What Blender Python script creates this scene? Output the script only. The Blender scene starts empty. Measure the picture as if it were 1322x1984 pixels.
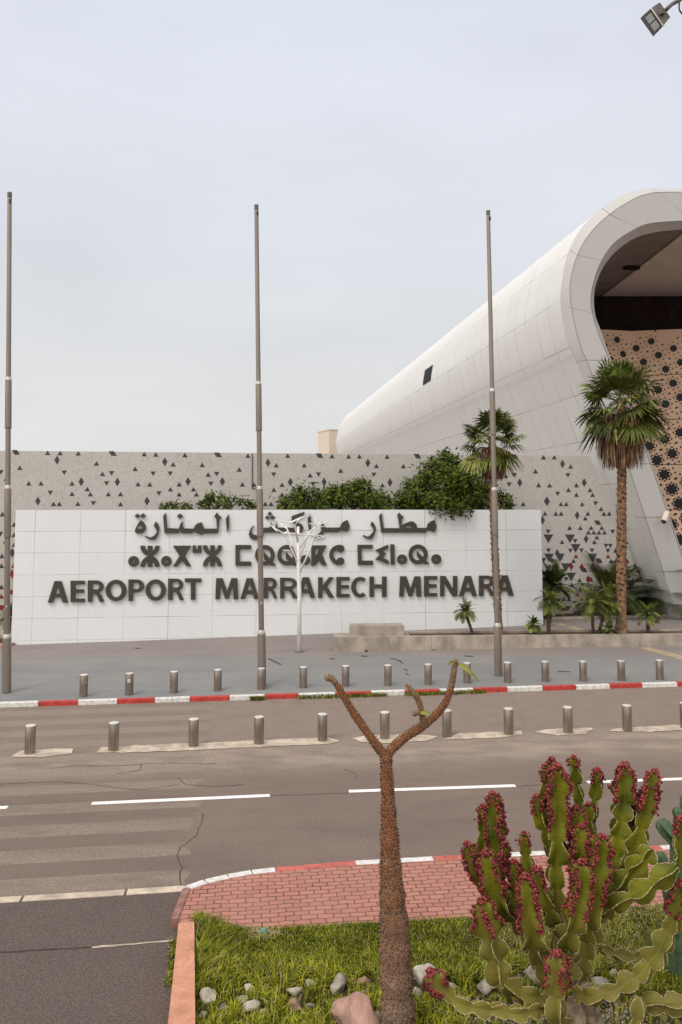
import bpy, bmesh, math, random
import numpy as np
from mathutils import Vector, Matrix
from mathutils.geometry import tessellate_polygon
random.seed(7)
S = bpy.context.scene
COL = S.collection

# ------------------------------------------------------------------ camera
F = 1500.0                      # focal length in pixels of the 1322x1984 photograph
PX, PY = 661.0, 860.0           # principal point (the photograph is cropped off-centre)
HC = 5.6                        # eye height
TH = math.atan(125.0 / F)       # slight upward pitch
CT, ST = math.cos(TH), math.sin(TH)
cd = bpy.data.cameras.new("camera")
cam = bpy.data.objects.new("camera", cd); COL.objects.link(cam)
cam.location = (0, 0, HC)
cam.rotation_euler = (math.pi / 2 + TH, 0, 0)
cd.sensor_fit = 'VERTICAL'; cd.sensor_height = 36.0; cd.sensor_width = 24.0
cd.lens = F / 1984.0 * 36.0
cd.shift_y = (PY - 992.0) / 1984.0
cd.clip_start = 0.1; cd.clip_end = 3000
S.camera = cam

# ------------------------------------------------------------------ sky and sun
SUN_EL, SUN_AZ = math.radians(52), math.radians(215)     # azimuth from +Y, clockwise
SUN_DIR = Vector((math.sin(SUN_AZ) * math.cos(SUN_EL), math.cos(SUN_AZ) * math.cos(SUN_EL), math.sin(SUN_EL)))
w = bpy.data.worlds.new("World"); S.world = w; w.use_nodes = True
nt = w.node_tree; nt.nodes.clear()
def N(t, typ, **kw):
    n = t.nodes.new(typ)
    for k, v in kw.items():
        if k in n.inputs: n.inputs[k].default_value = v
        else: setattr(n, k, v)
    return n
out = N(nt, 'ShaderNodeOutputWorld')
sky = N(nt, 'ShaderNodeTexSky'); sky.sky_type = 'NISHITA'; sky.sun_disc = False
sky.sun_elevation = SUN_EL; sky.sun_rotation = SUN_AZ
bg1 = N(nt, 'ShaderNodeBackground'); bg1.inputs[1].default_value = 0.09
nt.links.new(sky.outputs[0], bg1.inputs[0])
tc = N(nt, 'ShaderNodeTexCoord')
sep = N(nt, 'ShaderNodeSeparateXYZ'); nt.links.new(tc.outputs['Generated'], sep.inputs[0])
ramp = N(nt, 'ShaderNodeValToRGB')
cr = ramp.color_ramp
stops = [(0.0, (.80, .785, .775)), (0.09, (.80, .79, .785)), (0.22, (.755, .765, .78)), (0.37, (.79, .815, .88)), (0.55, (.785, .825, .91)), (1.0, (.56, .62, .76))]
cr.elements[0].position = 0; cr.elements[0].color = (*stops[0][1], 1)
cr.elements[1].position = 1; cr.elements[1].color = (*stops[-1][1], 1)
for p, c in stops[1:-1]:
    e = cr.elements.new(p); e.color = (*c, 1)
nt.links.new(sep.outputs[2], ramp.inputs[0])
noi = N(nt, 'ShaderNodeTexNoise'); noi.inputs['Scale'].default_value = 2.2; noi.inputs['Detail'].default_value = 6
mp = N(nt, 'ShaderNodeMapping'); mp.inputs['Scale'].default_value = (1, 1, 2.6)
nt.links.new(tc.outputs['Generated'], mp.inputs[0]); nt.links.new(mp.outputs[0], noi.inputs['Vector'])
nr = N(nt, 'ShaderNodeMapRange'); nr.inputs[1].default_value = .3; nr.inputs[2].default_value = .7
nr.inputs[3].default_value = .93; nr.inputs[4].default_value = 1.055
nt.links.new(noi.outputs[0], nr.inputs[0])
dot = N(nt, 'ShaderNodeVectorMath'); dot.operation = 'DOT_PRODUCT'; dot.inputs[1].default_value = SUN_DIR
nt.links.new(tc.outputs['Generated'], dot.inputs[0])
gl = N(nt, 'ShaderNodeMapRange'); gl.interpolation_type = 'SMOOTHSTEP'
gl.inputs[1].default_value = .15; gl.inputs[2].default_value = 1.0
gl.inputs[3].default_value = 0.0; gl.inputs[4].default_value = 1.05      # cloud is brighter round the hidden sun
nt.links.new(dot.outputs['Value'], gl.inputs[0])
bg2 = N(nt, 'ShaderNodeBackground')
nt.links.new(ramp.outputs[0], bg2.inputs[0]); nt.links.new(nr.outputs[0], bg2.inputs[1])
bg3 = N(nt, 'ShaderNodeBackground'); bg3.inputs[0].default_value = (1.0, .88, .74, 1)
nt.links.new(gl.outputs[0], bg3.inputs[1])
ad = N(nt, 'ShaderNodeAddShader'); nt.links.new(bg2.outputs[0], ad.inputs[0]); nt.links.new(bg3.outputs[0], ad.inputs[1])
mx = N(nt, 'ShaderNodeMixShader'); mx.inputs[0].default_value = .93
nt.links.new(bg1.outputs[0], mx.inputs[1]); nt.links.new(ad.outputs[0], mx.inputs[2])
nt.links.new(mx.outputs[0], out.inputs[0])
sl = bpy.data.lights.new("sun", 'SUN'); sl.energy = 1.15; sl.angle = math.radians(16); sl.color = (1, .93, .83)
so = bpy.data.objects.new("sun", sl); COL.objects.link(so)
so.rotation_euler = SUN_DIR.to_track_quat('Z', 'Y').to_euler(); so.location = (-20, -20, 40)
S.view_settings.view_transform = 'Standard'; S.view_settings.look = 'None'
S.view_settings.exposure = 0.0; S.view_settings.gamma = 1.0

# ------------------------------------------------------------------ photo pixel -> world
def ray(px, py):
    xc = (px - PX) / F; zc = -(py - PY) / F
    return Vector((xc, CT - ST * zc, ST + CT * zc))
def at(px, py, Y):                       # point of that pixel's ray at distance Y
    r = ray(px, py); k = Y / r.y
    return Vector((r.x * k, Y, HC + r.z * k))
def gp(px, py, z=0.0):                   # point on a level surface
    r = ray(px, py); k = (z - HC) / r.z
    return Vector((r.x * k, r.y * k, z))
def plaza_z(x, y):
    t = min(max((y - 26) / 8, 0), 1) * min(max((x + 13.5) / 22.5, 0), 1.0)
    return .12 + .46 * t
def gpl(px, py):
    z = .3
    for _ in range(30):
        p = gp(px, py, z); z = plaza_z(p.x, p.y)
    return Vector((p.x, p.y, z))
def onplane(px, py, P0, n):
    r = ray(px, py); o = Vector((0, 0, HC)); k = (P0 - o).dot(n) / r.dot(n)
    return o + r * k

# ------------------------------------------------------------------ materials
def srgb(r, g, b):
    f = lambda c: (c / 12.92 if c <= .04045 else ((c + .055) / 1.055) ** 2.4)
    return tuple(f(v / 255) for v in (r, g, b))
def newmat(name):
    m = bpy.data.materials.new(name); m.use_nodes = True
    t = m.node_tree; return m, t, t.nodes['Principled BSDF']
def mixc(t, fac, a, b, blend='MIX'):
    n = N(t, 'ShaderNodeMix', data_type='RGBA', blend_type=blend)
    for s, v in ((0, fac), (6, a), (7, b)):
        if hasattr(v, 'default_value'): t.links.new(v, n.inputs[s])
        else: n.inputs[s].default_value = (*v, 1) if isinstance(v, tuple) and len(v) == 3 else v
    return n.outputs[2]
def mth(t, op, a, b=0.0):
    n = N(t, 'ShaderNodeMath', operation=op)
    for i, v in enumerate((a, b)):
        if hasattr(v, 'default_value'): t.links.new(v, n.inputs[i])
        else: n.inputs[i].default_value = v
    return n.outputs[0]
def noise(t, vec, scale, detail=4, lo=.35, hi=.65, rough=.55):
    n = N(t, 'ShaderNodeTexNoise'); n.inputs['Scale'].default_value = scale
    n.inputs['Detail'].default_value = detail; n.inputs['Roughness'].default_value = rough
    t.links.new(vec, n.inputs['Vector'])
    r = N(t, 'ShaderNodeMapRange'); r.inputs[1].default_value = lo; r.inputs[2].default_value = hi
    t.links.new(n.outputs[0], r.inputs[0]); return r.outputs[0]
def pos(t, scale=(1, 1, 1)):
    g = N(t, 'ShaderNodeNewGeometry'); m = N(t, 'ShaderNodeMapping'); m.inputs['Scale'].default_value = scale
    t.links.new(g.outputs['Position'], m.inputs[0]); return m.outputs[0]
def bump(t, b, h, strength=.3, dist=.02):
    n = N(t, 'ShaderNodeBump'); n.inputs['Strength'].default_value = strength; n.inputs['Distance'].default_value = dist
    t.links.new(h, n.inputs['Height']); t.links.new(n.outputs[0], b.inputs['Normal'])
def sc(c, k): return tuple(min(1, v * k) for v in c)
def mat(name, c, rough=.75, metal=0.0, var=.15, scale=4.0, c2=None, bmp=0, spec=.3, stretch=(1, 1, 1), fine=0):
    m, t, b = newmat(name); p = pos(t, stretch)
    f = noise(t, p, scale, 5)
    col = mixc(t, f, sc(c, 1 - var), c2 or sc(c, 1 + var))
    if fine:
        f2 = noise(t, p, fine, 3)
        col = mixc(t, mth(t, 'MULTIPLY', f2, .35), col, sc(c, .6))
    t.links.new(col, b.inputs['Base Color'])
    b.inputs['Roughness'].default_value = rough; b.inputs['Metallic'].default_value = metal
    b.inputs['Specular IOR Level'].default_value = spec
    if bmp: bump(t, b, f, bmp, .02)
    return m
M = {}
M['letter'] = mat('letter_bronze', (.062, .057, .042), .5, .2, .1)
M['dark_tile'] = mat('dark_tile', (.055, .05, .055), .6)
M['red_tile'] = mat('red_tile', (.22, .018, .03), .5)
M['steel_pole'] = mat('pole_steel', (.25, .215, .18), .42, .5, .12, 3, stretch=(1, 1, .2))
M['pole_band'] = mat('pole_band', (.55, .52, .48), .35, .5)
M['white_metal'] = mat('white_metal', (.78, .76, .71), .5, 0, .06)
M['concrete'] = mat('raw_concrete', (.36, .31, .255), .9, 0, .28, 2.2, bmp=.2, fine=30, stretch=(1, 1, .6))
M['soil'] = mat('soil', (.10, .06, .04), .95, 0, .4, 12, bmp=.6)
M['lawn_soil'] = mat('lawn_soil', (.06, .05, .018), .95, 0, .5, 9, bmp=.8, fine=60)
M['gravel'] = mat('gravel_grey', (.24, .22, .2), .9, 0, .5, 60)
M['kerb_white'] = mat('kerb_white', (.70, .68, .64), .7, 0, .2, 9, fine=25)
M['kerb_red'] = mat('kerb_red', (.46, .055, .045), .7, 0, .25, 8, fine=25)
M['kerb_red_faded'] = mat('kerb_red_faded', (.50, .13, .105), .7, 0, .25, 8, fine=25)
M['line_white'] = mat('line_white', (.78, .76, .73), .7, 0, .12, 14)
M['tan_line'] = mat('tan_line', (.38, .30, .2), .8, 0, .2, 6)
M['strip'] = mat('strip_concrete', (.52, .43, .335), .9, 0, .3, 3, bmp=.3, fine=25)
M['crack'] = mat('crack', (.05, .043, .04), .95)
M['stain'] = mat('stain', (.10, .09, .085), .9)
M['salmon'] = mat('salmon_concrete', (.56, .27, .17), .85, 0, .18, 5, bmp=.2, fine=30)
M['edging'] = mat('edging', (.27, .14, .11), .9, 0, .25, 8)
M['beige'] = mat('beige_render', (.70, .59, .48), .85, 0, .06)
M['dark_cladding'] = mat('dark_cladding', (.022, .013, .011), .7, 0, .3, 2, spec=.1)
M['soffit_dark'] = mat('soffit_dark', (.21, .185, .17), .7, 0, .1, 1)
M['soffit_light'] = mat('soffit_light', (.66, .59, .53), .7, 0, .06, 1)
M['copper'] = mat('copper_sheet', (.76, .53, .37), .6, .0, .1, .5)  # raised colour; brightness of absent interior lighting is put into the sheet
M['black_hole'] = mat('screen_hole', (.012, .012, .014), .5)
M['window'] = mat('window_dark', (.008, .010, .009), .5, spec=.1)
M['leafA'] = mat('leaf_mid', (.062, .088, .012), .6, 0, .3, spec=.12)
M['leafB'] = mat('leaf_deep', (.030, .046, .008), .6, 0, .3, spec=.12)
M['leafC'] = mat('leaf_bright', (.115, .145, .018), .6, 0, .3, spec=.12)
M['bark'] = mat('bark', (.16, .11, .075), .95, 0, .4, 8, bmp=.5)
M['palmA'] = mat('palm_green', (.085, .108, .018), .55, 0, .3, spec=.2)
M['palmB'] = mat('palm_green_dark', (.038, .052, .012), .55, 0, .3, spec=.2)
M['palmC'] = mat('palm_green_pale', (.19, .20, .045), .55, 0, .3, spec=.2)
M['deadA'] = mat('dead_frond', (.21, .11, .055), .9, 0, .4, 5)
M['deadB'] = mat('dead_frond_dark', (.085, .045, .026), .9, 0, .4, 5)
M['deadC'] = mat('dead_frond_pale', (.36, .23, .13), .9, 0, .3, 5)
M['ptrunk'] = mat('palm_trunk', (.22, .125, .075), .95, 0, .45, 7, bmp=.6)
M['dtrunk'] = mat('dark_trunk', (.085, .05, .033), .95, 0, .4, 9, bmp=.6)
M['grassA'] = mat('grass_green', (.135, .160, .009), .7, 0, .35, 3, spec=.1)
M['grassB'] = mat('grass_deep', (.050, .066, .004), .7, 0, .35, 3, spec=.1)
M['grassC'] = mat('grass_yellow', (.34, .34, .03), .7, 0, .3, 3, spec=.1)
M['straw'] = mat('grass_straw', (.40, .32, .16), .8, 0, .3, 3)
M['rock_grey'] = mat('rock_grey', (.36, .32, .265), .9, 0, .35, 9, bmp=.6, fine=40)
M['rock_pink'] = mat('rock_pink', (.40, .24, .19), .9, 0, .3, 6, bmp=.5, fine=40)
M['rock_pale'] = mat('rock_pale', (.50, .45, .37), .9, 0, .3, 9, bmp=.6, fine=40)
M['rock_tan'] = mat('rock_tan', (.33, .21, .13), .9, 0, .3, 9, bmp=.5, fine=40)
M['rock_green'] = mat('rock_green', (.16, .17, .13), .9, 0, .3, 9, bmp=.5, fine=40)
M['teal'] = mat('teal_plastic', (.12, .24, .20), .5)
def m_pachy():
    m, t, b = newmat('thorny_bark'); p = pos(t); s_ = N(t, 'ShaderNodeSeparateXYZ'); t.links.new(p, s_.inputs[0])
    r = N(t, 'ShaderNodeMapRange'); r.inputs[1].default_value = 2.3; r.inputs[2].default_value = .6; t.links.new(mth(t, 'ADD', s_.outputs[2], mth(t, 'MULTIPLY', noise(t, p, 9, 4), .5)), r.inputs[0])
    c = mixc(t, noise(t, p, 8, 4), (.23, .092, .036), (.165, .078, .036)); c = mixc(t, r.outputs[0], c, (.225, .16, .115))
    f = noise(t, pos(t, (3, 3, 1)), 24, 4, .45, .7); c = mixc(t, mth(t, 'MULTIPLY', f, .5), c, (.09, .05, .03)); c = mixc(t, mth(t, 'MULTIPLY', noise(t, p, 16, 3, .6, .75), .5), c, (.42, .32, .24))
    t.links.new(c, b.inputs['Base Color']); b.inputs['Roughness'].default_value = .85; b.inputs['Specular IOR Level'].default_value = .2; bump(t, b, f, .6, .01); return m
M['pachy'] = m_pachy()
M['pachy_tip'] = mat('branch_tip_bark', (.20, .135, .075), .85, 0, .3, 20, bmp=.5)
M['spine'] = mat('spine', (.25, .15, .095), .8)
M['spine_pale'] = mat('spine_pale', (.085, .045, .028), .8)
M['leaf_yellow'] = mat('leaf_yellowgreen', (.22, .22, .04), .5)
M['fruit'] = mat('red_fruit', (.17, .016, .020), .55, 0, .35, 60, c2=(.36, .075, .062))
M['fruit_d'] = mat('red_fruit_dark', (.085, .009, .014), .5, 0, .35, 60)
M['margin'] = mat('pale_margin', (.40, .34, .19), .8, 0, .25, 40)
M['woody'] = mat('woody_stem', (.27, .21, .14), .95, 0, .4, 14, bmp=.6)
M['gcactus'] = mat('blue_green_stem', (.075, .125, .065), .5, 0, .3, 9)
M['lamp_grey'] = mat('lamp_housing', (.14, .13, .115), .55, .3, .15, 8)
M['lamp_dark'] = mat('lamp_frame', (.05, .046, .042), .5, .2)
M['lamp_glass'] = mat('lamp_glass', (.20, .20, .18), .2, 0, .1, 20, spec=.5)
M['sticker_w'] = mat('sticker_white', (.75, .75, .75), .6)
M['sticker_b'] = mat('sticker_blue', (.05, .10, .3), .6)
M['sticker_r'] = mat('sticker_red', (.5, .12, .08), .6)

def m_bollard():
    m, t, b = newmat('brushed_bollard'); p = pos(t, (14, 14, .5)); f = noise(t, p, 3, 4)
    p2 = pos(t); f2 = noise(t, p2, 1.3, 2)
    c = mixc(t, f, (.22, .19, .16), (.37, .325, .28)); c = mixc(t, mth(t, 'MULTIPLY', f2, .4), c, (.23, .18, .14))
    t.links.new(c, b.inputs['Base Color']); b.inputs['Metallic'].default_value = .8; b.inputs['Roughness'].default_value = .36
    return m
M['bollard'] = m_bollard()
M['bollard_cap'] = mat('bollard_cap', (.72, .69, .65), .4, .3, .05)

def m_road():
    m, t, b = newmat('dusty_asphalt'); p = pos(t)
    A, B = gp(0, 1370), gp(1322, 1329); d = (B - A).normalized()
    sepn = N(t, 'ShaderNodeSeparateXYZ')
    mpn = N(t, 'ShaderNodeMapping', vector_type='TEXTURE'); mpn.inputs['Location'].default_value = A
    mpn.inputs['Rotation'].default_value = (0, 0, math.atan2(d.y, d.x)); t.links.new(p, mpn.inputs[0]); t.links.new(mpn.outputs[0], sepn.inputs[0])
    along, across = sepn.outputs[0], sepn.outputs[1]
    big = noise(t, p, .35, 4, .3, .7); mid = noise(t, p, 2.2, 5, .3, .7); fine = noise(t, p, 55, 3, .3, .7); fine2 = noise(t, p, 160, 2, .35, .65)
    c = mixc(t, big, (.205, .157, .131), (.30, .228, .186))
    c = mixc(t, mth(t, 'MULTIPLY', mid, .5), c, (.225, .155, .118))
    bl = noise(t, pos(t, (.5, 1, 1)), .55, 5, .5, .62); c = mixc(t, mth(t, 'MULTIPLY', bl, .5), c, (.150, .117, .100))
    smear = noise(t, pos(t, (.35, 1.6, 1)), 1.1, 5, .52, .75)
    c = mixc(t, mth(t, 'MULTIPLY', smear, .55), c, (.125, .098, .084))
    # dusty band between and around the bollard strip
    r = N(t, 'ShaderNodeMapRange', interpolation_type='SMOOTHSTEP'); r.inputs[1].default_value = -7.5; r.inputs[2].default_value = -5.2
    t.links.new(across, r.inputs[0])
    dust = mth(t, 'MULTIPLY', r.outputs[0], mth(t, 'ADD', mth(t, 'MULTIPLY', mid, .5), .5))
    c = mixc(t, dust, c, (.37, .295, .24))
    hl = N(t, 'ShaderNodeMapRange', interpolation_type='SMOOTHSTEP'); hl.inputs[1].default_value = 1.5; hl.inputs[2].default_value = .2; t.links.new(mth(t, 'ABSOLUTE', mth(t, 'ADD', across, 5.3)), hl.inputs[0])
    c = mixc(t, mth(t, 'MULTIPLY', hl.outputs[0], noise(t, pos(t, (.6, 1.5, 1)), 1.3, 6, .38, .62)), c, (.54, .44, .34))
    # worn crossing stripes
    ph = mth(t, 'FRACT', mth(t, 'DIVIDE', across, 1.02))
    s1 = mth(t, 'LESS_THAN', ph, .5)
    wob = noise(t, p, 1.4, 5, .3, .7)
    xe = gp(362, 1560)
    lim = mth(t, 'LESS_THAN', mth(t, 'ADD', along, mth(t, 'MULTIPLY', wob, .25)), (xe - A).dot(d) + .3)
    wear = noise(t, pos(t, (.8, 2.2, 1)), 1.5, 6, .2, .6)
    ring = noise(t, p, 12, 4, .25, .65)
    f = mth(t, 'MULTIPLY', mth(t, 'MULTIPLY', s1, lim), mth(t, 'MULTIPLY', wear, mth(t, 'ADD', mth(t, 'MULTIPLY', ring, .5), .35)))
    c = mixc(t, mth(t, 'MINIMUM', mth(t, 'MULTIPLY', f, 1.15), 1.0), c, (.40, .335, .25))
    dk = mth(t, 'MULTIPLY', mth(t, 'MULTIPLY', mth(t, 'SUBTRACT', 1.0, s1), lim), mth(t, 'MULTIPLY', wear, .3))
    c = mixc(t, dk, c, (.12, .093, .08))
    c = mixc(t, mth(t, 'MULTIPLY', fine, .45), c, (.34, .265, .215)); c = mixc(t, mth(t, 'MULTIPLY', fine2, .6), c, (.095, .072, .06)); c = mixc(t, mth(t, 'MULTIPLY', noise(t, p, 21, 5, .42, .66, .7), .5), c, (.115, .088, .075)); c = mixc(t, mth(t, 'MULTIPLY', noise(t, p, 30, 4, .55, .72, .7), .45), c, (.40, .32, .26))
    t.links.new(c, b.inputs['Base Color']); b.inputs['Roughness'].default_value = .9; b.inputs['Specular IOR Level'].default_value = .2
    bump(t, b, fine2, .5, .006); return m
M['road'] = m_road()
def m_drive():
    m, t, b = newmat('dark_asphalt'); p = pos(t)
    mid = noise(t, p, 1.6, 5, .3, .7); fine = noise(t, p, 70, 3, .3, .7); f2 = noise(t, p, 150, 2, .5, .68)
    c = mixc(t, mid, (.078, .056, .046), (.108, .075, .061)); c = mixc(t, mth(t, 'MULTIPLY', fine, .7), c, (.19, .15, .13)); c = mixc(t, mth(t, 'MULTIPLY', noise(t, p, 34, 4, .42, .66, .7), .75), c, (.040, .028, .022)); c = mixc(t, mth(t, 'MULTIPLY', noise(t, p, 46, 3, .58, .72, .7), .6), c, (.30, .25, .22))
    c = mixc(t, mth(t, 'MULTIPLY', f2, .5), c, (.25, .22, .2))
    t.links.new(c, b.inputs['Base Color']); b.inputs['Roughness'].default_value = .92; b.inputs['Specular IOR Level'].default_value = .2
    bump(t, b, fine, .6, .008); return m
M['drive'] = m_drive()
def m_plaza():
    m, t, b = newmat('plaza_paint'); p = pos(t)
    s = N(t, 'ShaderNodeSeparateXYZ'); t.links.new(p, s.inputs[0])
    big = noise(t, p, .4, 5, .3, .7); st = noise(t, pos(t, (.3, 1.6, 1)), .9, 6, .35, .7); fi = noise(t, p, 14, 4)
    edge = mth(t, 'ADD', s.outputs[1], mth(t, 'MULTIPLY', st, 1.2))
    r = N(t, 'ShaderNodeMapRange', interpolation_type='SMOOTHSTEP'); r.inputs[1].default_value = 28.6; r.inputs[2].default_value = 29.8; t.links.new(edge, r.inputs[0])
    c1 = mixc(t, big, (.170, .177, .174), (.225, .226, .217)); c2 = mixc(t, big, (.20, .172, .155), (.245, .21, .19))
    c = mixc(t, r.outputs[0], c1, c2); c = mixc(t, mth(t, 'MULTIPLY', st, .4), c, (.31, .275, .24)); c = mixc(t, mth(t, 'MULTIPLY', fi, .2), c, (.15, .14, .135))
    t.links.new(c, b.inputs['Base Color']); b.inputs['Roughness'].default_value = .8; return m
M['plaza'] = m_plaza()
def m_brick():
    m, t, b = newmat('clay_pavers'); p0 = pos(t)
    A, B = gp(535, 1688, .12), gp(1322, 1643, .12); d = B - A
    mpn = N(t, 'ShaderNodeMapping'); mpn.inputs['Rotation'].default_value = (0, 0, -math.atan2(d.y, d.x)); t.links.new(p0, mpn.inputs[0])
    wob = N(t, 'ShaderNodeTexNoise'); wob.inputs['Scale'].default_value = 3; t.links.new(p0, wob.inputs['Vector'])
    vm = N(t, 'ShaderNodeVectorMath', operation='SCALE'); vm.inputs['Scale'].default_value = .085; t.links.new(wob.outputs['Color'], vm.inputs[0])
    va = N(t, 'ShaderNodeVectorMath', operation='ADD'); t.links.new(mpn.outputs[0], va.inputs[0]); t.links.new(vm.outputs[0], va.inputs[1])
    br = N(t, 'ShaderNodeTexBrick'); br.offset = .5; br.squash = 1
    for k, v in (('Scale', 1), ('Mortar Size', .010), ('Mortar Smooth', .4), ('Bias', 0), ('Brick Width', .215), ('Row Height', .112)): br.inputs[k].default_value = v
    br.inputs['Color1'].default_value = (.50, .205, .15, 1); br.inputs['Color2'].default_value = (.38, .15, .11, 1); br.inputs['Mortar'].default_value = (.10, .04, .027, 1)
    t.links.new(va.outputs[0], br.inputs['Vector'])
    big = noise(t, p0, 1.1, 4, .3, .7); fi = noise(t, p0, 40, 4, .3, .7)
    c = mixc(t, mth(t, 'MULTIPLY', big, .4), br.outputs[0], (.40, .21, .155)); c = mixc(t, mth(t, 'MULTIPLY', fi, .3), c, (.24, .12, .09))
    weeds = mth(t, 'MULTIPLY', br.outputs['Fac'], noise(t, p0, 3.2, 3, .56, .62))
    c = mixc(t, weeds, c, (.055, .06, .025))
    t.links.new(c, b.inputs['Base Color']); b.inputs['Roughness'].default_value = .85
    inv = mth(t, 'SUBTRACT', 1.0, br.outputs['Fac']); bump(t, b, inv, .8, .01); return m
M['brick'] = m_brick()
def m_panel(name, c1, c2, line, bw, rh, mort, off=0.0, rough=.5, var=(.9, 1)):
    m, t, b = newmat(name); uv = N(t, 'ShaderNodeUVMap'); uv.uv_map = 'UVMap'
    br = N(t, 'ShaderNodeTexBrick'); br.offset = off; br.squash = 1
    for k, v in (('Scale', 1), ('Mortar Size', mort), ('Mortar Smooth', .1), ('Bias', 0), ('Brick Width', bw), ('Row Height', rh)): br.inputs[k].default_value = v
    br.inputs['Color1'].default_value = (*c1, 1); br.inputs['Color2'].default_value = (*c2, 1); br.inputs['Mortar'].default_value = (*line, 1)
    t.links.new(uv.outputs[0], br.inputs['Vector'])
    p = pos(t); f = noise(t, p, .5, 5, .3, .7); f2 = noise(t, pos(t, (3, 3, .25)), 2, 5, .45, .8)
    c = mixc(t, f, br.outputs[0], sc(c1, .95)); c = mixc(t, mth(t, 'MULTIPLY', f2, .12), c, sc(c1, .6))
    t.links.new(c, b.inputs['Base Color']); b.inputs['Roughness'].default_value = rough; return m
M['sign'] = m_panel('white_sign_panels', (.75, .765, .765), (.70, .72, .72), (.27, .26, .25), 1.8, .877, .011)
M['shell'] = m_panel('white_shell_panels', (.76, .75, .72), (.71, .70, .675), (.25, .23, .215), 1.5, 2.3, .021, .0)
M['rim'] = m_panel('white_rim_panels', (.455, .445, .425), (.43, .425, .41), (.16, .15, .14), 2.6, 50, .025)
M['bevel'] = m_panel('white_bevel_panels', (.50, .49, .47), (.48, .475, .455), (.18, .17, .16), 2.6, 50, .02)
def m_conc():
    m, t, b = newmat('speckled_concrete'); p = pos(t)
    f = noise(t, p, .5, 4, .3, .7); g = noise(t, pos(t, (1, 1, .8)), 5, 5, .3, .7); h = noise(t, p, 28, 3, .3, .7)
    c = mixc(t, f, (.45, .425, .39), (.51, .485, .445)); c = mixc(t, mth(t, 'MULTIPLY', g, .5), c, (.38, .355, .32)); c = mixc(t, mth(t, 'MULTIPLY', h, .4), c, (.58, .555, .52)); c = mixc(t, mth(t, 'MULTIPLY', noise(t, p, 11, 4, .5, .7), .45), c, (.27, .25, .22))
    t.links.new(c, b.inputs['Base Color']); b.inputs['Roughness'].default_value = .9; return m
M['wall'] = m_conc()
def m_cactus():
    m, t, b = newmat('euphorbia_green'); p = pos(t)
    f = noise(t, p, 2.2, 3, .35, .65); g = noise(t, pos(t, (6, 6, 45)), 1.2, 3, .3, .7); s = N(t, 'ShaderNodeSeparateXYZ'); t.links.new(p, s.inputs[0])
    old = N(t, 'ShaderNodeMapRange'); old.inputs[1].default_value = 1.9; old.inputs[2].default_value = .7; t.links.new(s.outputs[2], old.inputs[0])
    c = mixc(t, f, (.070, .082, .006), (.185, .185, .010)); c = mixc(t, mth(t, 'MULTIPLY', g, .35), c, (.045, .055, .006))
    c = mixc(t, mth(t, 'MULTIPLY', old.outputs[0], .6), c, (.21, .17, .05))
    t.links.new(c, b.inputs['Base Color']); b.inputs['Roughness'].default_value = .55; b.inputs['Specular IOR Level'].default_value = .2; bump(t, b, g, .25, .01); return m
M['cactus'] = m_cactus()

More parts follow.
